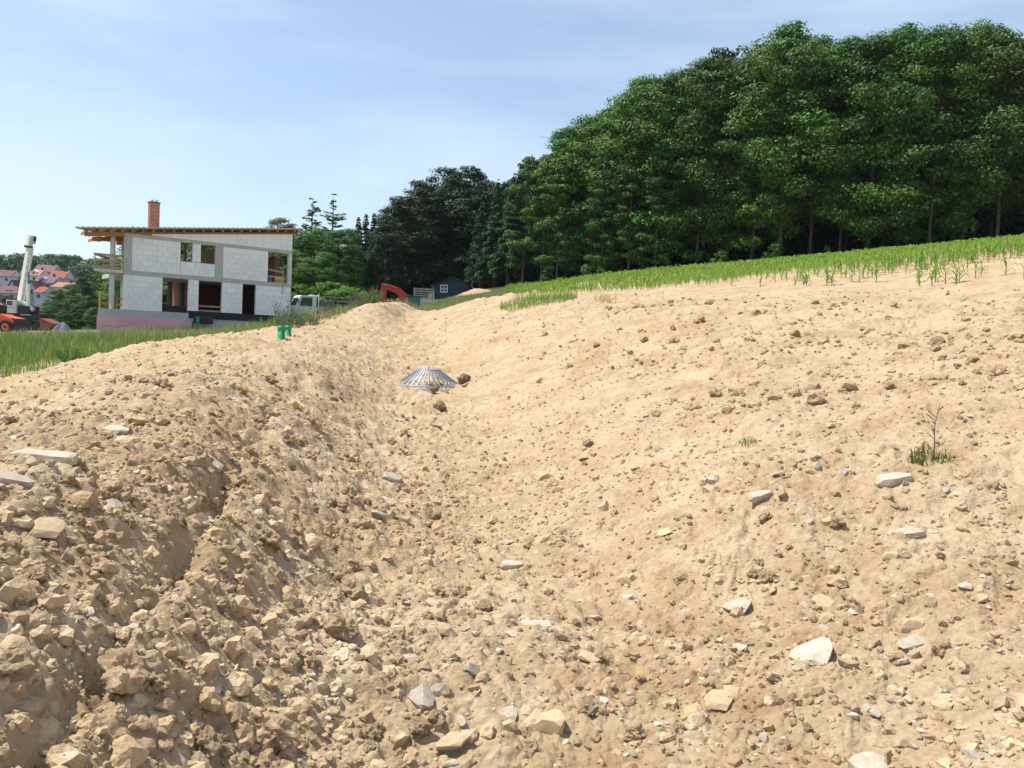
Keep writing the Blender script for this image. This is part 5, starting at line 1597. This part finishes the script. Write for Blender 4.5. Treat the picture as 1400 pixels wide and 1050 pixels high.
def build_maize():
    spots = []
    d = np.array([-0.302, 0.953]); nrm_ = np.array([0.953, 0.302])
    o = np.array([11.7, 18.0])
    for i in range(0, 76):
        step = 0.19 if i < 30 else 0.30
        s = np.arange(-22, 75, step)
        P = o + nrm_ * (i * 0.72 + 0.15) + d * (s[:, None] + NR.normal(size=(len(s), 1)) * 0.04) + NR.normal(size=(len(s), 2)) * 0.04
        spots.append(P)
    P = np.concatenate(spots)
    x, y = P[:, 0], P[:, 1]
    z, u = terrain(x, y)
    edge_gap = fbm(x * 0.35, y * 0.35, 44, 3)
    rowd = (P - o) @ nrm_
    keep = (u > 8.95) & (u < 10.96) & (x > -0.012 * y) & (np.abs(x) < 0.74 * y + 0.6) & (y > 8) & (y < 104)
    keep &= NR.random(len(x)) < np.clip(0.14 + 0.085 * rowd + 0.9 * edge_gap, 0.05, 0.80)
    P = P[keep]
    dist = np.hypot(P[:, 0], P[:, 1])
    P = P[np.argsort(dist)]
    near, far = P[:290], P[290:]
    z = ground_z(near[:, 0], near[:, 1])
    for k in range(len(near)):
        st, leaves, whole = MZ[k % 5]
        s = rnd.uniform(0.65, 1.15)
        lab = 'young green maize plant in the outermost rows on the bare slope'
        if k < 45:
            e = empty('maize_plant', (near[k, 0], near[k, 1], float(z[k])), rnd.random() * 6.28, lab, 'maize', 'young maize plants')
            e.scale = (s, s, s)
            link('stalk', st, e)
            for lf in leaves: link('leaf', lf, e)
        else:
            e = link('maize_plant', whole, None, (near[k, 0], near[k, 1], float(z[k])), rnd.random() * 6.28)
            e.scale = (s, s, s)
            tag(e, lab, 'maize', 'young maize plants')
    # the rest of the field as one crop
    x, y = far[:, 0], far[:, 1]
    n = len(x)
    z = terrain(x, y)[0]
    nl = 5
    idx = np.repeat(np.arange(n), nl)
    sc = NR.uniform(0.55, 1.0, n)[idx] * np.where(np.hypot(x, y) > 60, 1.1, 1.0)[idx]
    a = NR.random(n * nl) * 6.283
    L_ = NR.uniform(0.24, 0.42, n * nl) * sc
    h0 = NR.uniform(0.05, 0.30, n * nl) * sc
    w = 0.05 * sc * np.where(np.hypot(x, y) > 45, 1.5, 1.0)[idx]
    dr = np.stack([np.cos(a), np.sin(a), 0 * a], -1); sd = np.stack([-np.sin(a), np.cos(a), 0 * a], -1)
    base = np.stack([x, y, z], -1)[idx]
    p0 = base + np.array([0, 0, 1]) * h0[:, None]
    p1 = p0 + dr * (L_ * 0.45)[:, None] + np.array([0, 0, 1]) * (0.24 * sc)[:, None]
    p2 = p0 + dr * L_[:, None] + np.array([0, 0, 1]) * (0.14 * sc)[:, None]
    V = np.stack([p0 - [0, 0, 1] * h0[:, None], p1 - sd * w[:, None] / 2, p1 + sd * w[:, None] / 2, p2], 1).reshape(-1, 3)
    k = np.arange(n * nl) * 4
    T = np.concatenate([np.stack([k, k + 2, k + 1], -1), np.stack([k + 1, k + 2, k + 3], -1)])
    tn = NR.uniform(0.75, 1.25, (n * nl, 1)) * np.ones((1, 3))
    C = np.stack([tn * [1.6, 1.15, 1.4], tn, tn, tn * 1.05], 1).reshape(-1, 3)
    me = np_mesh('maize_crop', V, T, M['maize'], False, C)
    tag(link('maize_crop', me), 'young maize crop filling the field up to the wood', 'maize', kind='stuff')
build_maize()
#@@PART4
# ------------------------------------------------------------------ loose stones and clods
from mathutils import noise as mnoise
def rock_mesh(name, seed, m, flat=0.5, cuts=9, sub=2, rough=0.04):
    """a broken stone: a ball cut by random planes"""
    r = random.Random(seed)
    bm = bmesh.new()
    bmesh.ops.create_icosphere(bm, subdivisions=sub, radius=0.5)
    pl_ = []
    for k in range(cuts):
        d = Vector((r.gauss(0, 1), r.gauss(0, 1), r.gauss(0, 0.8))).normalized()
        pl_.append((d, r.uniform(0.22, 0.40)))
    pl_.append((Vector((r.uniform(-.25, .25), r.uniform(-.25, .25), 1)).normalized(), r.uniform(0.22, 0.32)))
    sx_, sy_ = r.uniform(0.8, 1.15), r.uniform(0.6, 0.95)
    for v in bm.verts:
        for d, h in pl_:
            e = v.co.dot(d) - h
            if e > 0: v.co -= d * e
        nn = mnoise.noise(v.co * 5 + Vector((seed, 0, 0)))
        v.co += v.co.normalized() * nn * rough
        v.co = Vector((v.co.x * sx_, v.co.y * sy_, v.co.z * flat))
    me = bpy.data.meshes.new(name)
    bm.to_mesh(me); bm.free()
    me.materials.append(M[m])
    return me

def clod_mesh(name, seed, sub=3, m='clod'):
    bm = bmesh.new()
    bmesh.ops.create_icosphere(bm, subdivisions=sub, radius=0.5)
    o = Vector((seed * 3.7, seed * 1.3, 0))
    r = random.Random(seed)
    cut = [(Vector((r.gauss(0, 1), r.gauss(0, 1), r.gauss(0, 1))).normalized(), r.uniform(0.30, 0.44)) for _ in range(3)]
    for v in bm.verts:
        p = v.co.copy()
        for d, h in cut:
            e = v.co.dot(d) - h
            if e > 0: v.co -= d * e
        k = 0.24 * mnoise.noise(p * 2.6 + o) + 0.14 * mnoise.noise(p * 6 + o) + 0.075 * mnoise.noise(p * 13 + o) + 0.03 * mnoise.noise(p * 27 + o)
        v.co += p.normalized() * k
        v.co.z *= 0.75
    me = bpy.data.meshes.new(name)
    bm.to_mesh(me); bm.free()
    me.materials.append(M[m])
    return me

ROCK = {c: [rock_mesh('stone', 10 * i + j, m, fl) for j, fl in enumerate((0.75, 0.55, 0.38, 0.28, 0.6))] for i, (c, m) in enumerate((('pale', 'lime'), ('ochre', 'ochre_stone'), ('grey', 'grey_stone')))}
CLOD = [clod_mesh('earth_clod', k + 1, 4) for k in range(9)]
CLODB = clod_mesh('earth_clod', 31, 3, 'brown_clod')

def put(name, me, x, y, size, rot=None, sink=0.25, label=None, cat=None, group=None, squash=(1, 1, 1)):
    zs = max(v.co.z for v in me.vertices)
    z = gz(x, y)
    o = link(name, me, None, (x, y, z + zs * size * squash[2] * (1 - 2 * sink)))
    o.scale = (size * squash[0], size * squash[1], size * squash[2])
    # lie on the slope
    e = 0.25
    nrm_ = Vector((tz(x - e, y) - tz(x + e, y), tz(x, y - e) - tz(x, y + e), 2 * e)).normalized()
    q = Vector((0, 0, 1)).rotation_difference(nrm_)
    rz = rnd.random() * 6.28 if rot is None else rot[0]
    tl = Matrix.Rotation(rz, 3, 'Z') @ Matrix.Rotation((rnd.uniform(-0.25, 0.25) if rot is None else rot[1]), 3, 'X') @ Matrix.Rotation((rnd.uniform(-0.25, 0.25) if rot is None else rot[2]), 3, 'Y')
    o.rotation_euler = (q.to_matrix() @ tl).to_euler()
    return tag(o, label, cat, group)

# stones that stand out in the photograph: pixel, width there, kind, shape number, (turn, tip, roll), label
KEY = [
 (16, 692, 46, 'pale', 1, (0.2, 0.1, 0.1), 'large white stone half buried in the flat top of the berm'),
 (152, 712, 36, 'pale', 0, (0.8, 0.5, 0.3), 'white pointed stone sticking up from the crumbly berm'),
 (62, 748, 58, 'ochre', 3, (0.5, 0.2, -0.2), 'long flat ochre slab sunk in the berm crumbs'),
 (140, 588, 34, 'pale', 3, (0.1, 0.2, 0.0), 'thin pale slab propped on another stone on the berm top'),
 (185, 582, 24, 'grey', 2, (0.3, 0.1, 0.2), 'flat grey-brown stone with dark underside on the berm top'),
 (172, 605, 42, 'ochre', 2, (0.1, 0.05, 0.0), 'flat yellow-ochre stone on the berm top'),
 (285, 626, 46, 'pale', 3, (0.0, 0.15, 0.2), 'long pale slab lying on the broken crest edge'),
 (25, 605, 40, 'grey', 3, (0.0, 0.05, 0.0), 'dark flat slab at the outer side of the berm'),
 (65, 642, 70, 'pale', 3, (0.1, 0.0, 0.0), 'long thin pale ledge of rock in the berm top'),
 (395, 592, 40, 'pale', 3, (0.2, 0.2, 0.1), 'pale flat stone on the inner face just below the crest'),
 (540, 655, 36, 'grey', 0, (0.4, 0.2, 0.1), 'grey angular stone at the left foot of the bank'),
 (552, 708, 28, 'ochre', 0, (0.9, 0.3, 0.1), 'ochre block with one dark face on the swale floor'),
 (516, 708, 26, 'grey', 1, (0.2, 0.1, 0.1), 'small grey stone beside the two-toned ochre block'),
 (655, 725, 22, 'ochre', 0, (0.7, 0.5, 0.3), 'small tilted ochre stone on the swale floor'),
 (608, 890, 44, 'ochre', 2, (0.3, 0.25, 0.1), 'flat yellow stone tilted towards the viewer on the swale floor'),
 (735, 866, 44, 'pale', 3, (0.1, 0.1, 0.1), 'flat pale stone where the floor meets the right slope'),
 (646, 946, 34, 'grey', 0, (0.5, 0.6, 0.5), 'dark grey upturned stone with sharp edge on the swale floor'),
 (748, 1003, 76, 'ochre', 1, (0.35, 0.2, -0.25), 'large wedge-shaped slab rising out of the swale floor'),
 (690, 988, 44, 'pale', 2, (0.6, 0.3, -0.2), 'pale stone leaning on the large wedge-shaped slab'),
 (700, 770, 30, 'pale', 1, (0.4, 0.3, 0.1), 'white angular stone in the middle of the swale floor'),
 (505, 880, 30, 'pale', 3, (0.4, 0.2, 0.1), 'thin white flake on the crumbly lower bank'),
 (595, 845, 36, 'pale', 2, (0.3, 0.2, 0.1), 'pale stone just above the flat yellow one'),
 (762, 668, 26, 'ochre', 1, (0.3, 0.2, 0.1), 'small ochre stone on the lower right slope'),
 (972, 692, 36, 'ochre', 2, (0.5, 0.2, 0.3), 'ochre stone with dark right side on the right slope'),
 (1036, 713, 30, 'pale', 1, (0.2, 0.2, 0.1), 'rounded white stone near the ochre one on the right slope'),
 (1220, 668, 42, 'pale', 1, (0.1, 0.1, 0.1), 'blocky pinkish white stone below the sapling'),
 (1240, 731, 40, 'pale', 3, (0.0, 0.1, 0.1), 'thin flat white stone on the open right slope'),
 (1152, 666, 18, 'pale', 0, (0.3, 0.9, 0.2), 'small upright white stone left of the blocky one'),
 (1125, 826, 46, 'ochre', 3, (0.75, 0.35, -0.4), 'tan slab leaning out of the slope with a dark shadow'),
 (1008, 838, 46, 'pale', 2, (0.1, 0.05, 0.0), 'flat pale stone with dark underside on the right slope'),
 (1110, 894, 70, 'pale', 2, (0.15, 0.1, -0.1), 'largest flat white stone of the right slope'),
 (1245, 852, 46, 'ochre', 1, (0.3, 0.1, 0.1), 'thick tan stone split in two halves on the right slope'),
 (1250, 878, 42, 'pale', 3, (0.35, 0.3, 0.2), 'thin pale plate under the thick tan stone'),
 (1005, 948, 52, 'ochre', 2, (0.5, 0.2, 0.1), 'broad tan stone above a pocket of small clods'),
 (1215, 766, 30, 'ochre', 1, (0.2, 0.1, 0.1), 'pale ochre stone above the split tan one'),
 (1128, 730, 26, 'ochre', 0, (0.4, 0.2, 0.2), 'broken ochre stone with a bluish top on the right slope'),
 (1318, 800, 22, 'pale', 2, (0.4, 0.1, 0.1), 'small wedge-shaped white stone on smooth soil'),
 (1298, 1000, 22, 'ochre', 0, (0.3, 0.3, 0.1), 'small upright tan stone on smooth cracked soil'),
 (1045, 1000, 22, 'pale', 0, (0.9, 0.4, 0.1), 'small white triangular stone below the broad tan stone'),
 (865, 465, 20, 'grey', 2, (0.1, 0.1, 0.1), 'lone brown stone high on the slope below the grass tuft'),
]
for (px, py, w, c, k, rot, lab) in KEY:
    x, y = hit(px, py)
    dist = math.sqrt(x * x + y * y)
    put('loose_stone', ROCK[c][k], x, y, w / FPX * dist * 1.05, rot, 0.36, lab, 'stone')

# two brown clods against the rim of the drain
for (px, py, w, lab) in ((594, 538, 14, 'round brown clod lying against the rim of the drain grate'), (634, 527, 17, 'lumpy brown clod right of the drain grate'), (601, 560, 16, 'brown clod on the floor in front of the drain grate')):
    x, y = hit(px, py)
    put('earth_clod', CLODB, x, y, w / FPX * y, None, 0.15, lab, 'clod')

ZONES = (('berm', (3.6, 5.2), 'on the flat top of the berm'), ('bank', (5.2, 6.3), 'on the steep inner bank of the berm'), ('floor', (6.3, 7.4), 'on the floor of the swale'), ('slope', (7.4, 8.85), 'on the long right slope'))
def scatter(n, rmin, rmax, spread=36, power=1.0):
    """points on open soil, a world-space scatter that thins out with distance"""
    r = rmin * (rmax / rmin) ** (NR.random(n) ** power)
    a = np.radians(NR.uniform(-spread, spread, n))
    x, y = r * np.sin(a), r * np.cos(a)
    z, u = terrain(x, y)
    k = (u > 3.3) & (u < 8.9)
    return x[k], y[k], u[k]

def zone_of(u):
    for nm, (a, b), txt in ZONES:
        if a <= u < b: return txt
    return ZONES[0][2] if u < 4 else ZONES[-1][2]

x, y, u = scatter(420, 2.4, 16)
dens = np.interp(u, [3.3, 5, 6, 7, 8, 8.9], [0.7, 0.7, 0.8, 1.0, 0.75, 0.4])
sel = np.nonzero(NR.random(len(x)) < dens)[0][:230]
for i in sel:
    c = rnd.choices(('pale', 'ochre', 'grey'), (5, 4, 1.2))[0]
    me = ROCK[c][rnd.randrange(5)]
    size = min(0.16, 0.022 + 0.028 * rnd.expovariate(1.0)) * (1 + 0.05 * y[i])
    z = zone_of(u[i])
    put('loose_stone', me, float(x[i]), float(y[i]), size, None, 0.25, {'pale': 'small pale limestone chunk lying ', 'ochre': 'small ochre stone lying ', 'grey': 'small grey stone lying '}[c] + z, 'stone', '%s stones %s' % (c, z))

x, y, u = scatter(560, 2.4, 14)
dens = np.interp(u, [3.3, 4.6, 5, 6, 6.8, 7.4, 8.9], [0.5, 0.6, 1.0, 1.0, 0.6, 0.25, 0.2])
sel = np.nonzero(NR.random(len(x)) < dens)[0][:280]
for i in sel:
    size = min(0.13 if 4.8 < u[i] < 6.4 else 0.075, 0.03 + 0.03 * rnd.expovariate(1.0)) * (1 + 0.04 * y[i])
    z = zone_of(u[i])
    put('earth_clod', CLOD[rnd.randrange(9)], float(x[i]), float(y[i]), size, None, 0.38, 'loose lump of tan earth lying ' + z, 'clod', 'earth clods ' + z)

def crumbs(name, n, rmin, rmax, sizes, protos, m, label, dens_x, dens_y, flat=1.0, power=1.0, sink=0.2):
    """thousands of small pieces joined into one"""
    x, y, u = scatter(n, rmin, rmax, 37, power)
    patch = np.clip(0.8 + 1.3 * fbm(x * 0.8, y * 0.8, 641, 3), 0.1, 1.4)
    k = NR.random(len(x)) < np.interp(u, dens_x, dens_y) * patch
    x, y, u = x[k], y[k], u[k]
    z = ground_z(x, y)
    n = len(x)
    s = sizes(n) * (1 + 0.045 * y)
    Vs, Fs, b = [], [], 0
    pid = NR.integers(0, len(protos), n)
    for p, (pv, pf) in enumerate(protos):
        i = np.nonzero(pid == p)[0]
        if not len(i): continue
        a = NR.random(len(i)) * 6.283; t = NR.uniform(-0.6, 0.6, len(i)); e = NR.uniform(-0.6, 0.6, len(i))
        ca, sa, ct, st_, ce, se = np.cos(a), np.sin(a), np.cos(t), np.sin(t), np.cos(e), np.sin(e)
        Rz = np.zeros((len(i), 3, 3)); Rx = np.zeros_like(Rz); Ry = np.zeros_like(Rz)
        Rz[:, 0, 0], Rz[:, 0, 1], Rz[:, 1, 0], Rz[:, 1, 1], Rz[:, 2, 2] = ca, -sa, sa, ca, 1
        Rx[:, 1, 1], Rx[:, 1, 2], Rx[:, 2, 1], Rx[:, 2, 2], Rx[:, 0, 0] = ct, -st_, st_, ct, 1
        Ry[:, 0, 0], Ry[:, 0, 2], Ry[:, 2, 0], Ry[:, 2, 2], Ry[:, 1, 1] = ce, se, -se, ce, 1
        RR_ = Rz @ Rx @ Ry
        P = np.einsum('nij,vj->nvi', RR_, pv) * (s[i][:, None] * NR.uniform(0.75, 1.25, (len(i), 1)))[:, :, None]
        P[:, :, 2] *= flat
        P += np.stack([x[i], y[i], z[i] + s[i] * flat * (0.28 - sink)], -1)[:, None, :]
        nv = len(pv)
        Fs.append((pf[None] + (np.arange(len(i)) * nv)[:, None, None]).reshape(-1, 3) + b)
        Vs.append(P.reshape(-1, 3)); b += len(i) * nv
    me = np_mesh(name, np.concatenate(Vs), np.concatenate(Fs), M[m], False)
    tag(link(name, me), label, 'soil', kind='stuff')

def arrays(me):
    v = np.array([q.co[:] for q in me.vertices])
    f = np.array([list(p.vertices) for p in me.polygons])
    return v, f
cl1 = [arrays(clod_mesh('crumb', 50 + k, 2)) for k in range(6)]
cl0 = [arrays(clod_mesh('crumb', 70 + k, 1)) for k in range(8)]
rk1 = [arrays(rock_mesh('chip', 90 + k, 'lime', 0.5, 7, 1)) for k in range(8)]
DX = [3.3, 4.4, 5.0, 6.2, 6.8, 7.3, 8.0, 8.5, 8.9]
crumbs('crumbled_earth', 3000, 1.9, 9, lambda n: np.minimum(0.12, 0.026 + 0.022 * NR.exponential(1, n)), cl1, 'clod', 'crumbled lumps of tan earth on the bank and floor', DX, [0.5, 0.6, 1.0, 1.0, 0.7, 0.35, 0.3, 0.3, 0.1], sink=0.34)
crumbs('fine_crumbs', 30000, 1.9, 40, lambda n: np.minimum(0.06, 0.014 + 0.010 * NR.exponential(1, n)), cl0, 'clod', 'fine earth crumbs strewn over the bare soil', DX, [0.7, 0.8, 1.0, 1.0, 0.9, 0.7, 0.7, 0.7, 0.3], sink=0.26)
crumbs('stone_chips', 4500, 1.9, 26, lambda n: np.minimum(0.06, 0.012 + 0.011 * NR.exponential(1, n)), rk1, 'lime', 'small pale stone chips strewn over the bare soil', DX, [0.6, 0.6, 0.7, 0.8, 1.0, 0.8, 0.7, 0.6, 0.4])
crumbs('coarse_clods', 2000, 8, 28, lambda n: np.minimum(0.14, 0.03 + 0.03 * NR.exponential(1, n)), cl1, 'clod', 'coarse clods along the shoulder of the right slope', [7.6, 8.1, 8.35, 8.6, 8.85], [0.0, 0.5, 1.0, 0.6, 0.0])

# ------------------------------------------------------------------ haze: the air between here and the far hills
hz = MB().box((-1600, -300, -40), (1600, 1700, 130)).build('haze', bpy.data.materials.new('haze_air'))
tag(hz, kind='stuff')
hm = hz.data.materials[0]
hm.use_nodes = True
hm.node_tree.nodes.clear()
ho = hm.node_tree.nodes.new('ShaderNodeOutputMaterial')
hv = hm.node_tree.nodes.new('ShaderNodeVolumePrincipled')
hv.inputs['Color'].default_value = (0.80, 0.88, 1.0, 1)
hv.inputs['Density'].default_value = 0.00008
hv.inputs['Anisotropy'].default_value = 0.0
hm.node_tree.links.new(hv.outputs['Volume'], ho.inputs['Volume'])
